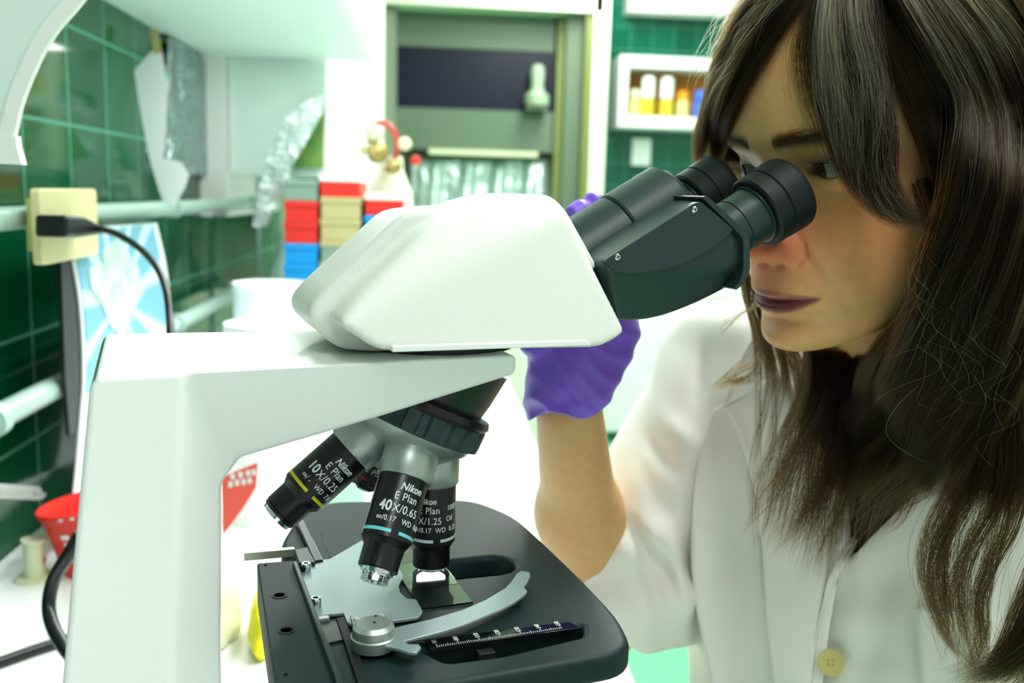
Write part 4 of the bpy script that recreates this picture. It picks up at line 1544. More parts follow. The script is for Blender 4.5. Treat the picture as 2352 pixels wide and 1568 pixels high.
def seg(L, U, pts, w):
    """soft crease along a polyline, 1 on the line."""
    d = np.full(L.shape, 1e9)
    for (a, b), (c, e) in zip(pts[:-1], pts[1:]):
        vx, vy = c - a, e - b
        t = np.clip(((L - a) * vx + (U - b) * vy) / (vx * vx + vy * vy), 0, 1)
        d = np.minimum(d, (L - a - vx * t) ** 2 + (U - b - vy * t) ** 2)
    return np.exp(-0.5 * d / w / w)


UM = -71.5


def face_h(L, U):
    A = np.abs(L)
    W = cs(U, wU, wW)
    D = np.interp(U, [-110, -80, -40, 0, 60], [58, 74, 86, 92, 92])
    q = np.clip(A / W, 0, .999)
    h = cs(U, bU, bF) - D * (1 - (1 - q ** 2.3) ** .5)
    h += 5.5 * gs(A, U, 30, 17, 17, 6) - 8.0 * gs(A, U, 29, -1, 13, 9) - 3 * gs(A, U, 14, -4, 6, 9)       # brow, socket
    h += 3.2 * gs(A, U, 40, -32, 15, 14) - 2.0 * gs(A, U, 44, -66, 12, 14)                                # cheek
    nf = cs(U, nU, nF)
    nw = np.interp(U, [-50, -40, -30, -12, 5], [9.5, 10.5, 9.0, 6.8, 6.5])
    h += nf * np.exp(-(A / nw) ** 2.2 * .7)
    h += 9.0 * gs(A, U, 13.8, -42.5, 4.2, 5.0) - 3.0 * gs(A, U, 7, -50.5, 3.2, 1.8)                     # wings, nostrils
    h -= 3.8 * seg(A, U, [(16, -34), (20, -40), (20, -45), (17, -50)], 1.6)
    h += 3.5 * gs(L, U, 0, -64, 21, 16)                                                                   # muzzle
    h -= 2.3 * seg(A, U, [(19, -42), (26, -54), (33, -68), (37, -84)], 2.2)
    h += 1.6 * seg(A, U, [(27, -40), (34, -54), (41, -70)], 5)
    h -= 1.2 * gs(L, U, 0, -54, 2.2, 6)
    lw = np.clip(1 - (L / 26.0) ** 2, 0, 1)
    um = UM + .0012 * L * L - .8 * gs(L, U, 0, UM, 5, 20)
    h += 2.8 * np.exp(-.5 * ((U - um - 3.6) / 2.6) ** 2) * lw ** .7
    h += 4.8 * np.exp(-.5 * ((U - um + 5.0) / 3.6) ** 2) * lw ** .8
    h -= 3.6 * np.exp(-.5 * ((U - um) / 1.2) ** 2) * np.clip(1 - (L / 28.0) ** 2, 0, 1) ** .5
    h -= 1.6 * gs(A, U, 28, UM - .5, 3.0, 3.2)
    h -= 3.6 * gs(L, U, 0, -85, 14, 3.6)                                                                  # below the lip
    h += 4.5 * gs(L, U, 0, -98, 13, 8)                                                                    # chin
    return h


def head_field(F, L, U):
    l2, u2 = L[0, :, :], U[0, :, :]
    h = face_h(l2, u2)[None]
    W = cs(u2, wU, wW)[None]
    f = (F - h) * .62
    f = smax(f, np.abs(L) - W - 3, 8)
    f = smax(f, -(F + 92), 10)
    f = smax(f, (-108 + np.clip(6 - F, -10, 200) * .33) - U, 7)           # jaw line
    cr = ell(F, L, U, (-84, 0, 37), (95, 72, 85))
    f = smin(f, cr, 10)
    nk = cone(F, L, U, (-74, 0, -60), (-112, 0, -170), 50, 56)
    f = smin(f, nk, 12)
    # eyelids with their opening
    for s in (-1, 1):
        lid = np.sqrt((F + 14.2) ** 2 + (L - s * 31) ** 2 + U ** 2) - 13.0
        f = smin(f, lid, 2.0)
        x = (L - s * 31) * s
        t = np.clip(1 - ((x + 0) / 14.5) ** 2, 0, 1)
        upl = 4.2 * t ** .8 - .6
        lol = -4.0 * t ** .8 - .6
        al = np.maximum(U - upl, lol - U)
        al = np.maximum(al, np.abs(x) - 14)
        al = np.maximum(al, -(F + 9))
        f = smax(f, -al, .7)
        # ear
        e = ell(F, L, U, (-92, s * 74, -8), (16, 6, 30))
        f = smin(f, e, 3)
    return f


g = 1.15
ax1, ax2, ax3 = np.arange(-184, 40, g), np.arange(-86, 88, g), np.arange(-172, 132, g)
Fg, Lg, Ug = np.meshgrid(ax1, ax2, ax3, indexing='ij')
Fg, Lg, Ug = (a.astype(np.float32) for a in (Fg, Lg, Ug))
hf = head_field(Fg, Lg, Ug)
co, q = surface_nets(hf, ax1, ax2, ax3)
del hf, Fg, Lg, Ug
co = relax(co, q, 3, .5)
hco, hq_ = co, q

# forearm, shoulders and trunk, grown in the world frame
ELB, WRI = P(1378, 1405, .765), P(1306, 925, .615)
MIDF = P(1331, 1180, .70)
TC = LV(.300, .665, .09)               # chest centre
TF = -LR * .766 - LF * .643
TLt = LR * .643 - LF * .766            # her left
SHR = LV(.185, .765, .262)
SHL = LV(.415, .50, .262)
NB = LV(.335, .665, .285)


def axes_ell(X, Y, Z, c, ex, ey, ez, r):
    x, y, z = X - c[0], Y - c[1], Z - c[2]
    a = x * ex[0] + y * ex[1] + z * ex[2]
    b = x * ey[0] + y * ey[1] + z * ey[2]
    d = x * ez[0] + y * ez[1] + z * ez[2]
    return ell(a, b, d, (0, 0, 0), r)


def body_f(X, Y, Z):
    f = axes_ell(X, Y, Z, TC, TF, TLt, _up, (.095, .165, .215))
    f = smin(f, cone(X, Y, Z, SHR, SHL, .048, .048), .05)
    f = smin(f, cone(X, Y, Z, H2W((-95, 0, -110)), NB + np.array([0, 0, -.05]), .052, .075), .03)
    f = smin(f, cone(X, Y, Z, SHR, ELB, .038, .035), .03)
    f = smin(f, cone(X, Y, Z, SHL, SHL + np.array([.02, -.05, -.26]), .044, .04), .03)
    fa = smin(cone(X, Y, Z, ELB, MIDF, .0330, .0295), cone(X, Y, Z, MIDF, WRI, .0285, .0215), .02)
    f = smin(f, fa, .012)
    return f


lo = (-.02, .40, -.16)
hi = (.62, 1.02, .34)
co2, q2 = field(body_f, lo, hi, .0036)
co2 = relax(co2, q2, 3)
hw = H2W(hco)
allco = np.concatenate([hw, co2])
allq = np.concatenate([hq_, q2 + len(hw)])
me = mesh_np('body', allco, allq)
# skin colours: lips, brow roots, cheeks, scalp; eye shade and nose glow painted in
Lh, Uh, Fh_ = hco[:, 1], hco[:, 2], hco[:, 0]
base = np.tile(np.array(lin(222, 172, 116)[:3]), (len(allco), 1))
n = len(hw)
A = np.abs(Lh)


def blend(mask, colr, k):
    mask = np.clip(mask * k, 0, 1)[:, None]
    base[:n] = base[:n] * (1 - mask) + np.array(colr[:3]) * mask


front = (Fh_ > -60)
um = UM + .0012 * Lh * Lh
blend(gs(A, Uh, 40, -34, 20, 18) * front, lin(232, 152, 96), .8)
blend((gs(A, Uh, 14, -42, 8, 7) + gs(Lh, Uh, 0, -36, 9, 10)) * front, lin(224, 128, 92), .9)  # redness of light through the nose, painted into the skin
blend(gs(Lh, Uh, 0, -58, 16, 6) * front, lin(214, 146, 100), .7)
lipm = (1 / (1 + np.exp(-((7.4 - .006 * Lh ** 2) * .78 - (Uh - um)) / .6))) * (1 / (1 + np.exp(-((8.2) * np.clip(1 - (A / 26.5) ** 2, 0, 1) ** .7 + (Uh - um)) / .6))) * (A < 26.5) * front
up_l = np.clip(6.5 * np.clip(1 - (A / 26.5) ** 2, 0, 1) ** .8 - (Uh - um), 0, 1)
blend(lipm * up_l * (Uh >= um), lin(166, 96, 86), .85)
blend(lipm * up_l * (Uh < um), lin(104, 40, 54), .96)
blend(gs(A, Uh, 29, 2, 17, 6.5) * front, lin(80, 58, 40), .9)  # eye make-up together with the shade around the eye, painted in
scalp = 1 / (1 + np.exp(((Fh_ + 12) + .62 * (70 - Uh)) / 3.0))
blend(scalp * (Uh > -30), lin(44, 34, 22), 1)
bw = np.exp(-.5 * ((Uh - (17.0 - .004 * (A - 22) ** 2)) / 3.2) ** 2) * (A > 9) * (A < 50) * front
blend(bw, lin(46, 34, 22), .9)
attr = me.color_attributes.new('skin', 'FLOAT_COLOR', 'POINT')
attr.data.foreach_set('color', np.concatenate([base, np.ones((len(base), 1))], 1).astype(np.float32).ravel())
M_skin = mat('skin', lin(204, 168, 112), .46, spec=.35, sss=.12, bump=(1300, .12, .0004))
nt = M_skin.node_tree
an = nt.nodes.new('ShaderNodeAttribute')
an.attribute_name = 'skin'
nz = nt.nodes.new('ShaderNodeTexNoise')
nz.inputs['Scale'].default_value = 160
nz.inputs['Detail'].default_value = 5
tcn = nt.nodes.new('ShaderNodeTexCoord')
nt.links.new(tcn.outputs['Object'], nz.inputs['Vector'])
mx = nt.nodes.new('ShaderNodeMix')
mx.data_type = 'RGBA'
mx.blend_type = 'MULTIPLY'
mx.inputs[0].default_value = .30
rmp = nt.nodes.new('ShaderNodeValToRGB')
rmp.color_ramp.elements[0].position = .3
rmp.color_ramp.elements[1].position = .62
rmp.color_ramp.elements[0].color = (.78, .68, .60, 1)
rmp.color_ramp.elements[1].color = (1, 1, 1, 1)
nt.links.new(nz.outputs['Fac'], rmp.inputs[0])
nt.links.new(an.outputs['Color'], mx.inputs[6])
nt.links.new(rmp.outputs['Color'], mx.inputs[7])
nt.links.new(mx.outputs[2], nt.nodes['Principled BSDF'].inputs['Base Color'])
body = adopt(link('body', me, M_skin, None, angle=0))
bvh_head = BVHTree.FromPolygons([tuple(v) for v in hw], [tuple(int(i) for i in f) for f in hq_])

# eyes
M_eye = mat('eye_white', lin(128, 130, 118), .12, spec=.6)
M_iris = mat('iris_brown', lin(46, 28, 14), .12)
M_pup = mat('pupil', (.004, .004, .004, 1), .08)
gaze = Vector(tuple(-MX * cos(radians(20)) + MY * .42 - np.array([0, 0, 1]) * sin(radians(20)))).normalized()
for s in (-1, 1):
    c = Vector(tuple(H2W((-14.2, s * 31, 0))))
    bm = bmesh.new()
    prof = []
    for i in range(33):
        a = pi * i / 32
        prof.append((-cos(a) * .0119, max(sin(a) * .0119, 0)))
    lathe(bm, prof, c, gaze, 48)
    ey = adopt(obj('eyeball', bm, M_eye, None, angle=0))
    bm = bmesh.new()
    lathe(bm, [(.0104, .0059), (.0108, .0058), (.0118, .0036), (.0122, .0), ], c, gaze, 40)
    ir = obj('iris', bm, M_iris, ey, angle=0)
    bm = bmesh.new()
    lathe(bm, [(.0116, .0024), (.0122, .0020), (.01245, 0)], c, gaze, 32)
    obj('pupil', bm, M_pup, ey, angle=0)
    ey.matrix_parent_inverse = Matrix.Translation(person.location).inverted()
# ------------------------------------------------------------------ lab coat
SLE = P(1462, 1300, .745)
SLT = P(1404, 1330, .755)


def wrinkle(X, Y, Z, k, seed):
    a = np.sin(X * 31 * k + 9 * np.sin(Z * 14 * k + seed)) * np.sin(Z * 23 * k + 2.3 * seed + 7 * np.sin(Y * 11 * k))
    b = np.sin((X + Z) * 57 * k + 5 * np.sin(Y * 21 * k + seed))
    return a * .6 + b * .25


# folds pressed into the cloth: line, width and depth
CREASES = [(1450, 1205, 1545, 1335, 13, .009), (1516, 1235, 1560, 1405, 13, .011), (1488, 1280, 1530, 1430, 15, .007), (1500, 1230, 1580, 1345, 16, -.005), (1440, 1150, 1500, 1250, 26, -.006),
           (1590, 1080, 1588, 1350, 16, .010), (1500, 1010, 1560, 1100, 18, .008), (1530, 960, 1600, 1030, 22, -.006), (1470, 1060, 1530, 1200, 24, .005), (1620, 800, 1600, 940, 16, .006),
           (1700, 1180, 1715, 1540, 34, .003), (1660, 1000, 1640, 1400, 30, -.004), (2080, 1180, 1990, 1540, 40, .005), (2010, 1240, 1950, 1560, 34, -.005), (2200, 1150, 2110, 1380, 30, -.004), (2290, 1250, 2300, 1560, 34, .005)]


def coat_f(X, Y, Z):
    f = axes_ell(X, Y, Z, TC + TF * .004, TF, TLt, _up, (.112, .182, .26))
    low = axes_ell(X, Y, Z, TC + np.array([0, 0, -.20]) - TF * .004, TF, TLt, _up, (.120, .178, .30))
    f = smin(f, low, .04)
    f = smin(f, cone(X, Y, Z, SHR + [0, 0, -.004], SHL + [0, 0, -.004], .060, .060), .05)
    f = smin(f, cone(X, Y, Z, SHR + np.array([0, 0, -.01]), SLE, .066, .062), .022)
    f = smin(f, cone(X, Y, Z, SLE, SLT, .062, .060), .01)
    f = smin(f, cone(X, Y, Z, SHL, SHL + np.array([.02, -.05, -.26]), .062, .058), .02)
    fold = wrinkle(X, Y, Z, 1.0, 1.3)
    arm = np.exp(-np.clip(cone(X, Y, Z, SHR, SLE, .05, .05), 0, 1) / .02)
    f = f + fold * (.0045 + .0030 * arm)
    # creases bunched in the crook of the elbow
    cr = P(1560, 1290, .70)
    dd = np.sqrt((X - cr[0]) ** 2 + (Y - cr[1]) ** 2 + (Z - cr[2]) ** 2)
    f = f + .005 * np.exp(-(dd / .06) ** 2) * np.sin((X - cr[0]) * 190 + (Z - cr[2]) * 60)
    vx, vy, vz = X - CAM[0], Y - CAM[1], Z - CAM[2]
    dd = vx * CF[0] + vy * CF[1] + vz * CF[2]
    qx = 1176 + FPX * (vx * CR[0] + vy * CR[1] + vz * CR[2]) / dd
    qy = 784 - FPX * (vx * CU[0] + vy * CU[1] + vz * CU[2]) / dd
    for ax_, ay_, bx_, by_, w_, am_ in CREASES:
        t_ = np.clip(((qx - ax_) * (bx_ - ax_) + (qy - ay_) * (by_ - ay_)) / ((bx_ - ax_) ** 2 + (by_ - ay_) ** 2), 0, 1)
        d2 = (qx - ax_ - (bx_ - ax_) * t_) ** 2 + (qy - ay_ - (by_ - ay_) * t_) ** 2
        f = f + am_ * np.exp(-d2 / (w_ * w_)) * np.sin(np.pi * np.clip(t_ * .8 + .1, 0, 1))
    # hollow at the cuff where the forearm comes out
    f = smax(f, -cone(X, Y, Z, SLT + (SLT - SLE) * 1.0, SLE + (SLT - SLE) * .4, .052, .046), .004)
    ax = (SLT - SLE) / np.linalg.norm(SLT - SLE)
    cut = (X - SLT[0]) * ax[0] + (Y - SLT[1]) * ax[1] + (Z - SLT[2]) * ax[2] + .0
    near = cone(X, Y, Z, SLE, SLT, .085, .085)
    f = np.where(near < 0, smax(f, cut, .003), f)
    f = smax(f, cut - .06, .003)
    # neck hole
    f = smax(f, -cone(X, Y, Z, NB + np.array([0, 0, -.03]), H2W((-80, 0, -90)), .062, .075), .006)
    # open front
    x = (X - OPB[0]) * OPT[0] + (Y - OPB[1]) * OPT[1]
    zz = np.clip((Z - OPB[2]) / (OPH - OPB[2]), -1, 1.4)
    wdt = np.where(zz > 0, .002 + .050 * np.clip(zz, 0, 2) ** 1.15, -.01)
    wedge = np.maximum(np.abs(x - .022 * zz) - wdt, -((X - TC[0]) * TF[0] + (Y - TC[1]) * TF[1] - .02))
    f = smax(f, -wedge, .003)
    f = np.maximum(f, -(Z + .145))
    return f


OPB = P(1893, 1330, .585)
OPH = .27
OPT = np.array([LR[0], LR[1], 0]) * .80 - LF * .6
cco, cq = field(coat_f, (.0, .38, -.17), (.64, 1.04, .36), .0033)
cco = relax(cco, cq, 3)
M_coat = mat('coat_cotton', lin(242, 240, 230), .85, spec=.2, sheen=.2, bump=(420, .10, .0004))
me = mesh_np('lab_coat', cco, cq)
coat = adopt(link('lab_coat', me, M_coat, None, angle=0))
bvh_coat = BVHTree.FromPolygons([tuple(v) for v in cco], [tuple(int(i) for i in f) for f in cq])


def hit(px, py, off=.003, bvh=None, default=.6):
    r = Vector(tuple(ray(px, py)))
    ln_ = r.length
    h = (bvh or bvh_coat).ray_cast(Vector(tuple(CAM)), r.normalized())
    d = default if h[0] is None else h[3] / ln_
    return P(px, py, d - off)


def drape(name, left, right, m, off=.004, n=26, k=14, th=.0016, edge_off=0.0, parent=None, maxd=.70, bow=0.0):
    """cloth strip lying on the coat between two edge lines."""
    Lp = smooth_path([(x, y, 0) for x, y in left], 8)
    Rp = smooth_path([(x, y, 0) for x, y in right], 8)
    bm = bmesh.new()
    rows = []
    prev = None
    pos = np.zeros((n, k, 3))
    dep = np.zeros((n, k))
    for i in range(n):
        t = i / (n - 1)
        a = np.array(Lp[int(round(t * (len(Lp) - 1)))])
        b = np.array(Rp[int(round(t * (len(Rp) - 1)))])
        for j in range(k):
            s = j / (k - 1)
            c = a * (1 - s) + b * s
            p = hit(c[0], c[1], 0)
            dep[i, j] = min((p - CAM) @ CF, maxd)
            pos[i, j, :2] = c[:2]
    for _ in range(10):
        d2 = np.pad(dep, 1, 'edge')
        dep = (dep * 2 + d2[:-2, 1:-1] + d2[2:, 1:-1] + d2[1:-1, :-2] + d2[1:-1, 2:]) / 6
    for i in range(n):
        row = []
        for j in range(k):
            s = j / (k - 1)
            row.append(bm.verts.new(P(pos[i, j, 0], pos[i, j, 1], dep[i, j] - off - edge_off * s * (1 - 0) - bow * sin(pi * s))))
        rows.append(row)
    for i in range(n - 1):
        for j in range(k - 1):
            bm.faces.new((rows[i][j], rows[i][j + 1], rows[i + 1][j + 1], rows[i + 1][j]))
    o = obj(name, bm, m, None, angle=0)
    sd = o.modifiers.new('solid', 'SOLIDIFY')
    sd.thickness = th
    sd.offset = 0
    if parent is not None:
        o.parent = parent
        o.matrix_parent_inverse = Matrix.Translation(person.location).inverted()
    else:
        adopt(o)
    return o


# right lapel, notch and front facing; left lapel with its corner
drape('front_panel', [(1640, 940), (1604, 1060), (1590, 1180), (1590, 1330), (1615, 1480), (1640, 1600)], [(1700, 900), (1720, 1040), (1745, 1180), (1760, 1320), (1790, 1480), (1800, 1600)], M_coat, off=.004, n=30, k=14)
drape('lapel', [(1668, 936), (1700, 1010), (1735, 1130), (1752, 1260), (1762, 1420), (1782, 1600)], [(1800, 860), (1880, 980), (1905, 1130), (1900, 1290), (1880, 1440), (1874, 1600)], M_coat, off=.0085, bow=.003, th=.0024)
drape('collar', [(1660, 938), (1690, 850), (1730, 770)], [(1728, 902), (1770, 850), (1800, 790)], M_coat, off=.012, n=16, th=.0024)
drape('lapel', [(2130, 940), (2060, 1060), (1960, 1220), (1905, 1330), (1882, 1440), (1862, 1600)], [(2230, 1000), (2138, 1090), (2134, 1144), (2010, 1190), (1925, 1330), (1885, 1600)], M_coat, off=.009, n=36, th=.0024)
drape('collar', [(2150, 960), (2250, 960), (2370, 950)], [(2135, 1050), (2240, 1120), (2370, 1100)], M_coat, off=.006, n=16)
drape('front_placket', [(1885, 1400), (1868, 1480), (1860, 1600)], [(1915, 1400), (1890, 1480), (1884, 1600)], M_coat, off=.0072, n=12, k=5)
drape('chest_pocket', [(2098, 1393), (2108, 1480), (2118, 1600)], [(2250, 1400), (2262, 1480), (2270, 1600)], M_coat, off=.004, n=14, k=10)
bc = hit(1908, 1521, .011)
nrm = Vector(tuple(CAM - bc)).normalized()
M_btn = mat('yellow_button', lin(206, 196, 120), .3)
bt_ = adopt(latheo('coat_button', [(0, .0078), (.0012, .0084), (.0022, .0078), (.0020, .0058), (.0017, .0)], bc, nrm, M_btn))
bm = bmesh.new()
_, u_, v_ = frame_of(nrm)
for a in range(4):
    c = Vector(tuple(bc)) + nrm * .0018 + (u_ * cos(a * pi / 2) + v_ * sin(a * pi / 2)) * .0020
    lathe(bm, [(0, .0007), (.0004, .0007), (.0004, 0)], c, nrm, 12)
bh = obj('button_holes', bm, mat('thread', lin(170, 160, 90), .7), bt_)
# dark top worn under the coat
top_f = lambda X, Y, Z: np.maximum(smin(axes_ell(X, Y, Z, TC, TF, TLt, _up, (.103, .170, .235)), cone(X, Y, Z, SHR, SHL, .051, .051), .05), -cone(X, Y, Z, NB + np.array([0, 0, -.02]), H2W((-60, 0, -90)), .055, .075))
tco, tq = field(top_f, (.05, .40, -.16), (.58, .95, .34), .005)
adopt(link('dark_top', mesh_np('dark_top', tco, tq), mat('dark_knit', lin(36, 28, 22), .9), None, angle=0))

# ------------------------------------------------------------------ gloved hand
GL = lambda px, py, d: P(px, py, d)
wr = GL(1310, 905, .612)
fing = [  # base, knuckle, joint, tip with radii
    [(1368, 722, .600), (1392, 640, .615), (1360, 545, .612), (1326, 486, .588)],
    [(1402, 728, .604), (1428, 640, .620), (1400, 540, .616), (1363, 470, .594)],
    [(1430, 745, .608), (1452, 665, .624), (1436, 570, .618), (1410, 515, .600)],
    [(1446, 770, .612), (1462, 705, .626), (1452, 640, .618), (1430, 590, .602)],
]
fing[3] = [(1425, 775, .612), (1440, 715, .626), (1440, 650, .618), (1425, 600, .602)]
fing[2] = [(1412, 750, .608), (1436, 670, .624), (1428, 575, .618), (1405, 520, .600)]
thumb = [(1268, 850, .600), (1238, 780, .590), (1236, 710, .588), (1262, 655, .590)]


def glove_f(X, Y, Z):
    f = cone(X, Y, Z, GL(1318, 860, .606), GL(1372, 750, .604), .0270, .0235)
    f = smin(f, cone(X, Y, Z, GL(1296, 850, .604), GL(1310, 760, .600), .0225, .020), .012)
    f = smin(f, cone(X, Y, Z, GL(1392, 800, .608), GL(1418, 760, .610), .0155, .013), .012)
    # loose cuff over the wrist
    cf = cone(X, Y, Z, GL(1303, 938, .616), GL(1316, 860, .607), .0290, .0265)
    f = smin(f, cf, .010)
    for fg, r0 in zip(fing, (.0088, .0090, .0086, .0076)):
        ps = [GL(*p) for p in fg]
        for i in range(3):
            f = smin(f, cone(X, Y, Z, ps[i], ps[i + 1], r0 + .0012 - i * .0006, r0 + .0004 - i * .0006), .003)
    ps = [GL(*p) for p in thumb]
    for i in range(3):
        f = smin(f, cone(X, Y, Z, ps[i], ps[i + 1], .0125 - i * .0012, .0112 - i * .0012), .004)
    # wrinkles of the thin glove
    q = np.stack([X - wr[0], Y - wr[1], Z - wr[2]])
    s = q[2] * 1.0 + q[0] * .55
    w1 = np.sin(s * 210 + 2.2 * np.sin(q[0] * 75) + 1.5 * np.sin(q[1] * 80))
    w2 = np.sin((q[2] * .5 - q[0]) * 170 + 2.5 * np.sin(q[2] * 60))
    f = f + .0013 * np.abs(w1) + .0010 * w2
    # slanting open end of the cuff
    nrm_ = CR * -.26 + CU * -.96
    e = P(1300, 948, .616)
    cut = (X - e[0]) * nrm_[0] + (Y - e[1]) * nrm_[1] + (Z - e[2]) * nrm_[2]
    x2 = (X - e[0]) * CR[0] + (Y - e[1]) * CR[1] + (Z - e[2]) * CR[2]
    return smax(f, cut - .0035 * np.sin(x2 * 120) + .35 * x2 + 6 * x2 * np.abs(x2), .0015)


pts_ = np.array([GL(1180, 1000, .60), GL(1480, 440, .60), GL(1180, 440, .64), GL(1480, 1000, .64)])
lo_, hi_ = pts_.min(0) - .035, pts_.max(0) + .035
gco, gq = field(glove_f, lo_, hi_, .0013)
gco = relax(gco, gq, 2, .4)
M_glove = mat('nitrile_glove', lin(134, 94, 226), .42, spec=.5, bump=(90, .25, .003))
adopt(link('purple_glove', mesh_np('purple_glove', gco, gq), M_glove, None, angle=0))
# ------------------------------------------------------------------ hair
SHC, SHR_ = np.array([-84.0, 0, 38.0]), np.array([104.0, 82.0, 92.0])


def shell(px, py, ex=0.0):
    """depth at which a line of sight meets the hair over the skull (its rim when it passes beside)."""
    r = SHR_ + ex
    o = W2H(CAM) - SHC
    rr = ray(px, py)
    d = np.array([rr @ HF, rr @ HL, rr @ HU]) * 1000
    a, b, c = (d / r) @ (d / r), (d / r) @ (o / r), (o / r) @ (o / r) - 1
    D = b * b - a * c
    return (-b - sqrt(max(D, 0))) / a


K = 26
HAIR_P, HAIR_R = [], []


def resample(pts, k):
    pts = smooth_path(pts, 10)
    pts = np.array(pts)
    s = np.concatenate([[0], np.cumsum(np.linalg.norm(np.diff(pts, axis=0), axis=1))])
    t = np.linspace(0, s[-1], k)
    return np.stack([np.interp(t, s, pts[:, i]) for i in range(3)], 1)


def guide(g, ex):
    out = []
    for p in g:
        if len(p) == 4:
            out.append(np.array(p[:3]))
            continue
        if len(p) == 3 and p[2] > 0:
            d = p[2]
        elif len(p) == 3:
            d = shell(p[0], p[1], ex) + (-p[2])      # negative third value: metres behind the shell
        else:
            d = shell(p[0], p[1], ex)
        out.append(P(p[0], p[1], d))
    return resample(out, K)


def lock(guides, n, thick=.006, early=1.5, clumps=12, pull=.5, wave=.0015, rad=.000065, ex=0.0, trim=.25, frizz=.0006, tipspread=0.0, rng=RNG, length=1.0, spread=.0012):
    G = np.array([guide(g, ex) for g in guides])
    ng = len(G)
    u = rng.uniform(0, ng - 1, n)
    uc = (np.floor(u / (ng - 1) * clumps) + .5) / clumps * (ng - 1) if clumps else u
    uc = uc + rng.uniform(-.2, .2, n) / max(clumps, 1)
    t = np.linspace(0, 1, K)[None, :]
    ut = np.clip(u[:, None] + (uc - u)[:, None] * pull * t ** early, 0, ng - 1 - 1e-6)
    i0 = np.floor(ut).astype(int)
    fr = (ut - i0)[..., None]
    kk = np.arange(K)[None, :].repeat(n, 0)
    A = G[i0, kk] * (1 - fr) + G[np.minimum(i0 + 1, ng - 1), kk] * fr
    # body of the lock: spread front to back and sideways
    w = np.sin(np.pi * np.clip(t * .85 + .08, 0, 1)) ** .5
    cd = rng.uniform(-1, 1, (n, 1))
    A = A + (cd * thick * w)[..., None] * CF
    sp = rng.normal(0, 1, (n, 1, 2)) * (spread + tipspread * t[..., None])
    A = A + sp[..., :1] * CR + sp[..., 1:] * CU
    ph = rng.uniform(0, 6.28, (n, 1, 3))
    fq = rng.uniform(3, 8, (n, 1, 1))
    # clump-wise waves plus each hair's own
    cph = (uc * 7.3)[:, None, None]
    A = A + np.sin(t[..., None] * 7 + cph + np.array([0, 2, 4])) * wave * t[..., None]
    A = A + np.sin(t[..., None] * fq + ph) * frizz * (.3 + t[..., None])
    # random ends
    e = length * (1 - trim * rng.random((n, 1)) ** 2)
    tt = t * e
    idx = tt * (K - 1)
    j0 = np.minimum(np.floor(idx).astype(int), K - 2)
    f2 = (idx - j0)[..., None]
    rows = np.arange(n)[:, None]
    A = A[rows, j0] * (1 - f2) + A[rows, j0 + 1] * f2
    # keep clear of the head
    HAIR_P.append(A)
    R = np.ones((n, K)) * rad * rng.uniform(.7, 1.25, (n, 1))
    R *= np.clip((1 - t) * 5, .15, 1)
    HAIR_R.append(R)


def emit_hair(name, material, label=None):
    A = np.concatenate(HAIR_P)
    R = np.concatenate(HAIR_R)
    HAIR_P.clear()
    HAIR_R.clear()
    n = len(A)
    cu = bpy.data.hair_curves.new(name)
    cu.add_curves([K] * n)
    cu.position_data.foreach_set('vector', A.astype(np.float32).ravel())
    ra = cu.attributes.get('radius') or cu.attributes.new('radius', 'FLOAT', 'POINT')
    ra.data.foreach_set('value', R.astype(np.float32).ravel())
    cu.materials.append(material)
    o = bpy.data.objects.new(name, cu)
    COL.objects.link(o)
    return adopt(o)


def hair_mat(name, c1, c2, rough=.38):
    m = bpy.data.materials.new(name)
    m.use_nodes = True
    nt = m.node_tree
    nt.nodes.clear()
    out = nt.nodes.new('ShaderNodeOutputMaterial')
    h = nt.nodes.new('ShaderNodeBsdfHairPrincipled')
    h.parametrization = 'COLOR'
    inf = nt.nodes.new('ShaderNodeHairInfo')
    rp = nt.nodes.new('ShaderNodeValToRGB')
    rp.color_ramp.elements[0].color = c1
    rp.color_ramp.elements[1].color = c2
    nt.links.new(inf.outputs['Random'], rp.inputs[0])
    nt.links.new(rp.outputs[0], h.inputs['Color'])
    h.inputs['Roughness'].default_value = rough
    h.inputs['IOR'].default_value = 1.23
    h.inputs['Radial Roughness'].default_value = .5
    nt.links.new(h.outputs[0], out.inputs[0])
    return m


M_hair = hair_mat('dark_brown_hair', lin(7, 4, 2), lin(54, 38, 16), .30)
M_hairg = hair_mat('pale_loose_hair', lin(70, 62, 44), lin(150, 140, 116))

# cap of hair over the skull and the dark heart of the hanging hair
def cap_f(X, Y, Z):
    p = np.stack([X, Y, Z], -1) - HO
    F, L, U = (p @ HF) * 1000, (p @ HL) * 1000, (p @ HU) * 1000
    f = ell(F, L, U, (-88, 0, 40), (96, 77, 88)) / 1000
    f = smax(f, (F + 14 + .78 * (82 - U)) / 1600, .004)
    for a, b, r1, r2 in ((P(2275, 330, .510), P(2285, 640, .515), .026, .026), (P(2285, 640, .515), P(2200, 900, .545), .028, .026), (P(2200, 900, .545), P(2060, 1040, .575), .028, .012),
                         (P(2150, 860, .56), P(1985, 960, .585), .026, .016), (P(1985, 960, .585), P(1930, 1120, .590), .013, .005),
                         (P(2330, 900, .50), P(2330, 1060, .50), .020, .010), (P(2390, 200, .53), P(2400, 800, .53), .035, .035)):
        f = smin(f, cone(X, Y, Z, a, b, r1, r2), .012)
    return f


c3 = np.array([tuple(H2W((x, y, z))) for x in (-190, 0) for y in (-90, 90) for z in (-110, 130)])
lo3, hi3 = np.minimum(c3.min(0), P(1900, 1200, .56)) - .01, np.maximum(c3.max(0), P(2400, 900, .55)) + .02
kco, kq = field(cap_f, lo3, hi3, .0032)
kco = relax(kco, kq, 2)
M_under = mat('hair_mass', lin(34, 26, 15), .8, spec=.15)
adopt(link('hair_base', mesh_np('hair_base', kco, kq), M_under, None, angle=0))

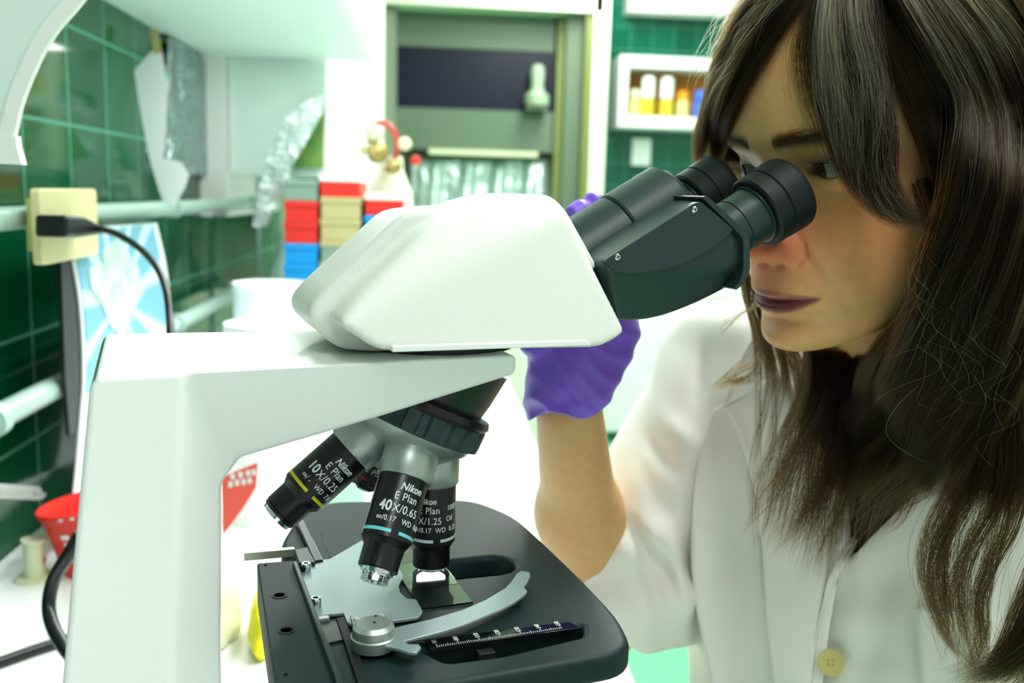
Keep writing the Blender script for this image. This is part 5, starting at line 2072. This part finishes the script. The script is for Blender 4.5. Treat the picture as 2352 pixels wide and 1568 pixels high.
# far-side curtain, from the parting down beside the forehead to the far eyecup
lock([[(1860, -60), (1760, 40), (1700, 140), (1660, 240), (1636, 320), (1628, 372)],
      [(1850, -80), (1720, 0), (1662, 110), (1632, 220), (1612, 300), (1606, 350, .585)],
      [(1860, -60), (1735, 30, -.008), (1680, 150, -.006), (1640, 250, -.002), (1612, 330, .584), (1600, 385, .586)],
      [(1850, -70), (1700, 10, -.03), (1650, 130, -.02), (1618, 240, -.015), (1596, 320, .592), (1608, 400, .594)]], 5200, thick=.008, clumps=16, pull=.35, ex=3)
lock([[(1870, -40), (1800, 60), (1740, 160), (1690, 250), (1656, 330), (1648, 380)],
      [(1870, -50), (1790, 40), (1725, 130), (1676, 230), (1645, 320), (1636, 375)]], 3400, thick=.004, clumps=10, pull=.3, ex=-1)
lock([[(1760, 60, .60), (1720, 160, .60), (1700, 260, .61), (1705, 340, .61), (1720, 430, .61)], [(1700, 60, .60), (1670, 160, .60), (1640, 260, .61), (1640, 340, .61), (1660, 430, .61)]], 2600, thick=.01, clumps=8, pull=.3)
# crown: hair lying over the skull from the parting down both sides
def shell_pt(a, th, s, ex=0):
    r = SHR_ + ex
    k = min(th, pi / 2)
    p = np.array([SHC[0] + r[0] * cos(a), s * r[1] * sin(a) * sin(k), SHC[2] + r[2] * sin(a) * cos(k)])
    p[2] -= max(0, th - pi / 2) * 80
    return H2W(p)


for s_, a0_ in ((1, 78), (-1, 66)):
    lock([[tuple(shell_pt(radians(a_), th_ * pi / 180, s_, -2)) + ('w',) for th_ in (-6, 20, 50, 80, 110, 140)] for a_ in range(a0_, 172, 12)], 9000, thick=.004, clumps=30, pull=.25, wave=.002)
# fringe swept over the near brow
fr_g = [[(1880, -60), (1850, 30), (1830, 110), (1835, 180), (1850, 250), (1862, 300)],
        [(1900, -60), (1880, 40), (1878, 150), (1898, 250), (1925, 330), (1958, 405, .492), (2010, 468, .488)],
        [(1920, -60), (1910, 60), (1925, 180), (1945, 290), (1965, 400, .490), (2020, 478, .486), (2070, 500, .485)],
        [(1950, -70), (1960, 60), (1985, 180), (1995, 300, .482), (2000, 420, .482), (2045, 490, .480), (2100, 508, .480)],
        [(1990, -80), (2010, 60), (2030, 180), (2046, 300, .476), (2040, 400, .477), (2080, 485, .476), (2135, 506, .476)],
        [(2030, -80), (2060, 60), (2100, 190), (2120, 320, .472), (2110, 440, .473), (2150, 520, .475)]][:-1]
lock(fr_g[1:], 5600, thick=.0035, clumps=30, pull=.6, ex=2, tipspread=.0012, trim=.35)
lock(fr_g[:3], 500, thick=.003, clumps=8, pull=.5, ex=0, tipspread=.003, trim=.5)
lock([g_[:] for g_ in fr_g[2:]], 2600, thick=.003, clumps=14, pull=.3, ex=5, trim=.75)
lock([[(1960, -60), (2000, 60), (2050, 170), (2090, 260), (2125, 340, .490), (2150, 430, .492), (2150, 540, .495)],
      [(1990, -60), (2050, 60), (2100, 160), (2140, 260), (2165, 350, .488), (2175, 450, .490), (2170, 580, .492)],
      [(2030, -60), (2100, 60), (2160, 170), (2190, 270), (2205, 370, .486), (2210, 480, .488), (2200, 620, .490)]], 6500, thick=.004, clumps=14, pull=.4, ex=-1)
# big outer lock curving round the cheek
oc = [[(2000, -140), (2060, 0), (2130, 120), (2190, 230), (2195, 350, .468), (2180, 470, .468), (2140, 590, .472), (2100, 700, .482), (2050, 800, .50), (2000, 870, .52)],
      [(2040, -140), (2110, 0), (2190, 130), (2240, 260), (2250, 390, .462), (2225, 520, .464), (2180, 640, .470), (2140, 760, .484), (2090, 860, .505), (2050, 960, .53)],
      [(2080, -140), (2160, 0), (2240, 120), (2290, 260), (2300, 420, .458), (2270, 580, .462), (2220, 700, .470), (2180, 820, .486), (2120, 940, .51), (2080, 1060, .54)],
      [(2120, -140), (2210, 0), (2290, 110), (2340, 260), (2350, 450, .458), (2320, 620, .462), (2280, 760, .470), (2230, 900, .486), (2170, 1020, .51), (2120, 1140, .545)],
      [(2180, -140), (2270, 0), (2350, 110), (2400, 280, .475), (2410, 460, .468), (2390, 640, .470), (2350, 800, .475), (2310, 930, .48), (2270, 1040, .49), (2240, 1140, .51)]]
lock(oc, 26000, thick=.010, clumps=34, pull=.35, ex=4, wave=.003, trim=.3)
lock(oc, 6000, thick=.004, clumps=22, pull=.5, ex=9, wave=.003, trim=.6, frizz=.0015)
# hair behind the cheek, thrown forward under the jaw
lock([[(2110, 420, .50), (2150, 560, .50), (2120, 680, .505), (2060, 770, .52), (2010, 840, .535), (1985, 900, .55), (1975, 960, .57)],
      [(2150, 420, .50), (2190, 560, .50), (2170, 700, .505), (2110, 800, .52), (2060, 880, .54), (2010, 960, .56), (1960, 1040, .575)],
      [(2200, 450, .50), (2230, 600, .50), (2230, 740, .51), (2170, 860, .53), (2110, 960, .55), (2050, 1060, .57), (1960, 1150, .58)]], 9000, thick=.012, clumps=20, pull=.5, wave=.004)
# dark mass under the chin falling over the coat front
lb = [[(1850, 800, .60), (1840, 880, .60), (1815, 960, .60), (1780, 1050, .595), (1740, 1140, .59), (1712, 1260, .585)],
      [(1880, 800, .60), (1880, 900, .595), (1862, 980, .59), (1820, 1080, .585), (1780, 1170, .58), (1730, 1230, .58)],
      [(1950, 810, .59), (1940, 920, .59), (1925, 1020, .585), (1915, 1120, .58), (1890, 1230, .578), (1850, 1320, .575)],
      [(2010, 820, .57), (2000, 930, .575), (1990, 1030, .575), (1960, 1130, .572), (1930, 1230, .572), (1905, 1330, .572)],
      [(2070, 830, .56), (2070, 940, .56), (2050, 1050, .56), (2010, 1140, .56), (1960, 1220, .565), (1910, 1290, .57)],
      [(2150, 850, .545), (2150, 950, .545), (2120, 1060, .55), (2070, 1130, .55), (2010, 1200, .555), (1950, 1250, .56)],
      [(2200, 860, .53), (2220, 960, .53), (2200, 1060, .535), (2150, 1110, .54), (2100, 1150, .545), (2040, 1190, .55)]]
lock(lb, 3400, spread=.0006, early=.6, thick=.012, clumps=15, pull=.85, wave=.004, trim=.5, length=.52)
lock(lb[:2], 170, spread=.0003, thick=.010, clumps=5, early=.6, pull=1.0, wave=.006, trim=.4, tipspread=.0002)
lock(lb[1:3], 90, spread=.0003, thick=.010, clumps=5, early=.7, pull=1.0, wave=.008, trim=.5, tipspread=.0002)
lock(lb[2:4], 330, spread=.0004, thick=.010, clumps=5, early=.6, pull=.9, wave=.006, trim=.4, tipspread=.0002)
lock(lb[3:6], 120, spread=.0003, thick=.010, clumps=7, early=.7, pull=1.0, wave=.008, trim=.5, tipspread=.0002)
lock(lb[5:], 240, spread=.0003, thick=.010, clumps=5, early=.6, pull=1.0, wave=.006, trim=.4, tipspread=.0002)
lock(lb[1:3], 700, thick=.012, clumps=4, pull=.9, wave=.004, trim=.3, tipspread=.004)
# far-side strands seen left of the chin
FS = [[(1700, 600, .66), (1706, 680, .655), (1730, 760, .65), (1742, 850, .64), (1735, 950, .63), (1722, 1050, .61), (1705, 1120, .60)],
      [(1720, 600, .66), (1730, 680, .655), (1752, 760, .65), (1770, 850, .64), (1765, 950, .63), (1752, 1060, .61), (1735, 1160, .60)],
      [(1740, 600, .66), (1770, 700, .655), (1790, 790, .65), (1810, 870, .64), (1800, 960, .62), (1770, 1080, .60), (1728, 1200, .595)],
      [(1800, 740, .66), (1820, 800, .655), (1850, 860, .65), (1860, 930, .62), (1840, 1020, .60), (1800, 1110, .59), (1745, 1220, .585)]]
lock(FS, 900, thick=.008, clumps=8, early=.6, pull=.9, wave=.004, spread=.0005, length=.55, trim=.4)
lock(FS, 170, thick=.008, clumps=6, early=.6, pull=.95, wave=.004, spread=.0004, tipspread=.0002)
# stray curls out to the left
lock([[(1740, 700, .63), (1700, 720, .62), (1665, 745, .62), (1648, 775, .62)], [(1738, 702, .63), (1700, 724, .62), (1662, 750, .62), (1650, 770, .62)]], 14, thick=.002, clumps=0, rad=.00010)
lock([[(1742, 808, .62), (1700, 830, .61), (1660, 855, .60), (1632, 880, .60), (1628, 900, .60)], [(1740, 845, .62), (1735, 870, .61), (1700, 890, .60), (1660, 892, .60), (1648, 880, .60)]], 60, thick=.001, clumps=2, pull=1, rad=.00010, frizz=.0004)
# long locks at the right over the coat
lr_ = [[(2240, 900, .50), (2225, 1000, .50), (2190, 1100, .50), (2150, 1200, .505), (2128, 1300, .51), (2145, 1400, .51), (2175, 1480, .51), (2205, 1540, .51)],
       [(2270, 900, .49), (2260, 1020, .49), (2225, 1130, .495), (2180, 1230, .50), (2160, 1320, .505), (2175, 1420, .505), (2200, 1480, .505), (2240, 1500, .505)],
       [(2300, 900, .485), (2300, 1050, .485), (2280, 1160, .49), (2230, 1270, .495), (2205, 1360, .50), (2200, 1450, .50), (2215, 1520, .50), (2180, 1560, .505)],
       [(2340, 900, .48), (2350, 1080, .48), (2330, 1200, .485), (2290, 1300, .49), (2270, 1400, .495), (2290, 1480, .495), (2260, 1540, .50), (2180, 1562, .505)]]
lock(lr_, 2200, thick=.010, spread=.0008, clumps=10, pull=.9, wave=.003, length=.42, trim=.4)
lock(lr_[:2], 300, spread=.0003, thick=.008, early=.7, clumps=3, pull=1.0, wave=.005, tipspread=.0002)
lock(lr_[1:3], 110, spread=.0003, thick=.008, early=.7, clumps=4, pull=1.0, wave=.007, tipspread=.0002)
lock(lr_[2:], 320, spread=.0003, thick=.008, early=.7, clumps=3, pull=1.0, wave=.005, tipspread=.0002)
lock(lr_, 120, thick=.012, clumps=0, wave=.006, tipspread=.003, frizz=.004)
lock([[(2420, 1000, .48), (2410, 1150, .475), (2390, 1280, .475), (2350, 1400, .475), (2290, 1500, .48), (2220, 1550, .49)],
      [(2440, 1050, .48), (2440, 1200, .475), (2420, 1320, .475), (2380, 1430, .475), (2310, 1520, .48), (2200, 1566, .49)],
      [(2460, 1050, .48), (2460, 1250, .475), (2440, 1380, .475), (2400, 1480, .475), (2330, 1560, .48), (2230, 1590, .49)]], 1500, thick=.008, clumps=8, pull=.6, wave=.003)
# the rest of the right-hand side
lock([[(2200, -140), (2300, 0), (2380, 200, .49), (2400, 500, .485), (2380, 800, .485), (2330, 1040, .49)],
      [(2300, -140), (2420, 20, .50), (2460, 250, .50), (2480, 550, .49), (2460, 850, .485), (2400, 1060, .48)]], 6000, thick=.012, clumps=12, pull=.3, wave=.003)
emit_hair('hair', M_hair)

# loose hairs, paler and greyer than the rest
lock(fr_g[1:], 900, thick=.005, clumps=0, ex=6, trim=.6, frizz=.004, rad=.00007, wave=.003)
lock(oc, 420, thick=.008, clumps=0, ex=9, trim=.7, frizz=.006, rad=.00006, wave=.004)
lock([[(1860, -60), (1760, 40), (1700, 140), (1650, 240)], [(1850, -80), (1700, 0, -.01), (1640, 90, -.01), (1600, 200, .57)]], 160, thick=.006, clumps=0, frizz=.006, ex=6, rad=.00006, trim=.7)
for k_ in range(30):
    x_, y_ = RNG.uniform(2080, 2340), RNG.uniform(520, 900)
    lock([[(x_, y_, .462), (x_ + RNG.uniform(-60, 60), y_ + 60, .458), (x_ + RNG.uniform(-90, 90), y_ + 120, .462), (x_ + RNG.uniform(-120, 60), y_ + RNG.uniform(120, 220), .47)]] * 2, 1, thick=.001, clumps=0, rad=.00005)
emit_hair('loose_hair', M_hairg)

# brows and lashes
def on_face(L, U, out=.5):
    l, u = np.array([[float(L)]]), np.array([[float(U)]])
    return H2W((float(face_h(l, u)[0, 0]) + out, L, U))


for s in (1, -1):
    n = 700
    for i in range(n):
        a = RNG.uniform(10, 50)
        t = (a - 10) / 40
        u0 = 14.5 + 5 * sin(pi * min(t * .8 + .1, 1)) - 3 * max(0, t - .7) + RNG.normal(0, 2.5 * (1 - .6 * t))
        ln2 = RNG.uniform(5, 9)
        an = radians(RNG.normal(38 - 48 * t, 10))
        pts = []
        for k in range(K):
            v = k / (K - 1)
            pts.append(on_face(s * (a + ln2 * v * cos(an)), u0 + ln2 * v * sin(an) - 2.0 * v * v, .3 + 1.2 * sin(pi * v * .8)))
        HAIR_P.append(np.array([pts]))
        HAIR_R.append(np.array([np.linspace(.00006, .00001, K)]))
emit_hair('eyebrows', hair_mat('brow_hair', lin(30, 22, 14), lin(52, 38, 22)))
for s in (1, -1):
    for i in range(90):
        x = RNG.uniform(-13.5, 13.5)
        t = max(0, 1 - (x / 14.5) ** 2)
        up = 4.2 * t ** .8 - .6
        f0 = -14.2 + sqrt(max(0, 13.2 ** 2 - x * x - up * up))
        pts = []
        fan = x / 14 * 3
        for k in range(K):
            v = k / (K - 1)
            pts.append(H2W((f0 + 7.0 * v, s * (31 + x + fan * v), up - 1.5 * v + 4.5 * v * v)))
        HAIR_P.append(np.array([pts]))
        HAIR_R.append(np.array([np.linspace(.00007, .00001, K)]))
emit_hair('eyelashes', hair_mat('lash_hair', lin(14, 11, 8), lin(24, 18, 12)))
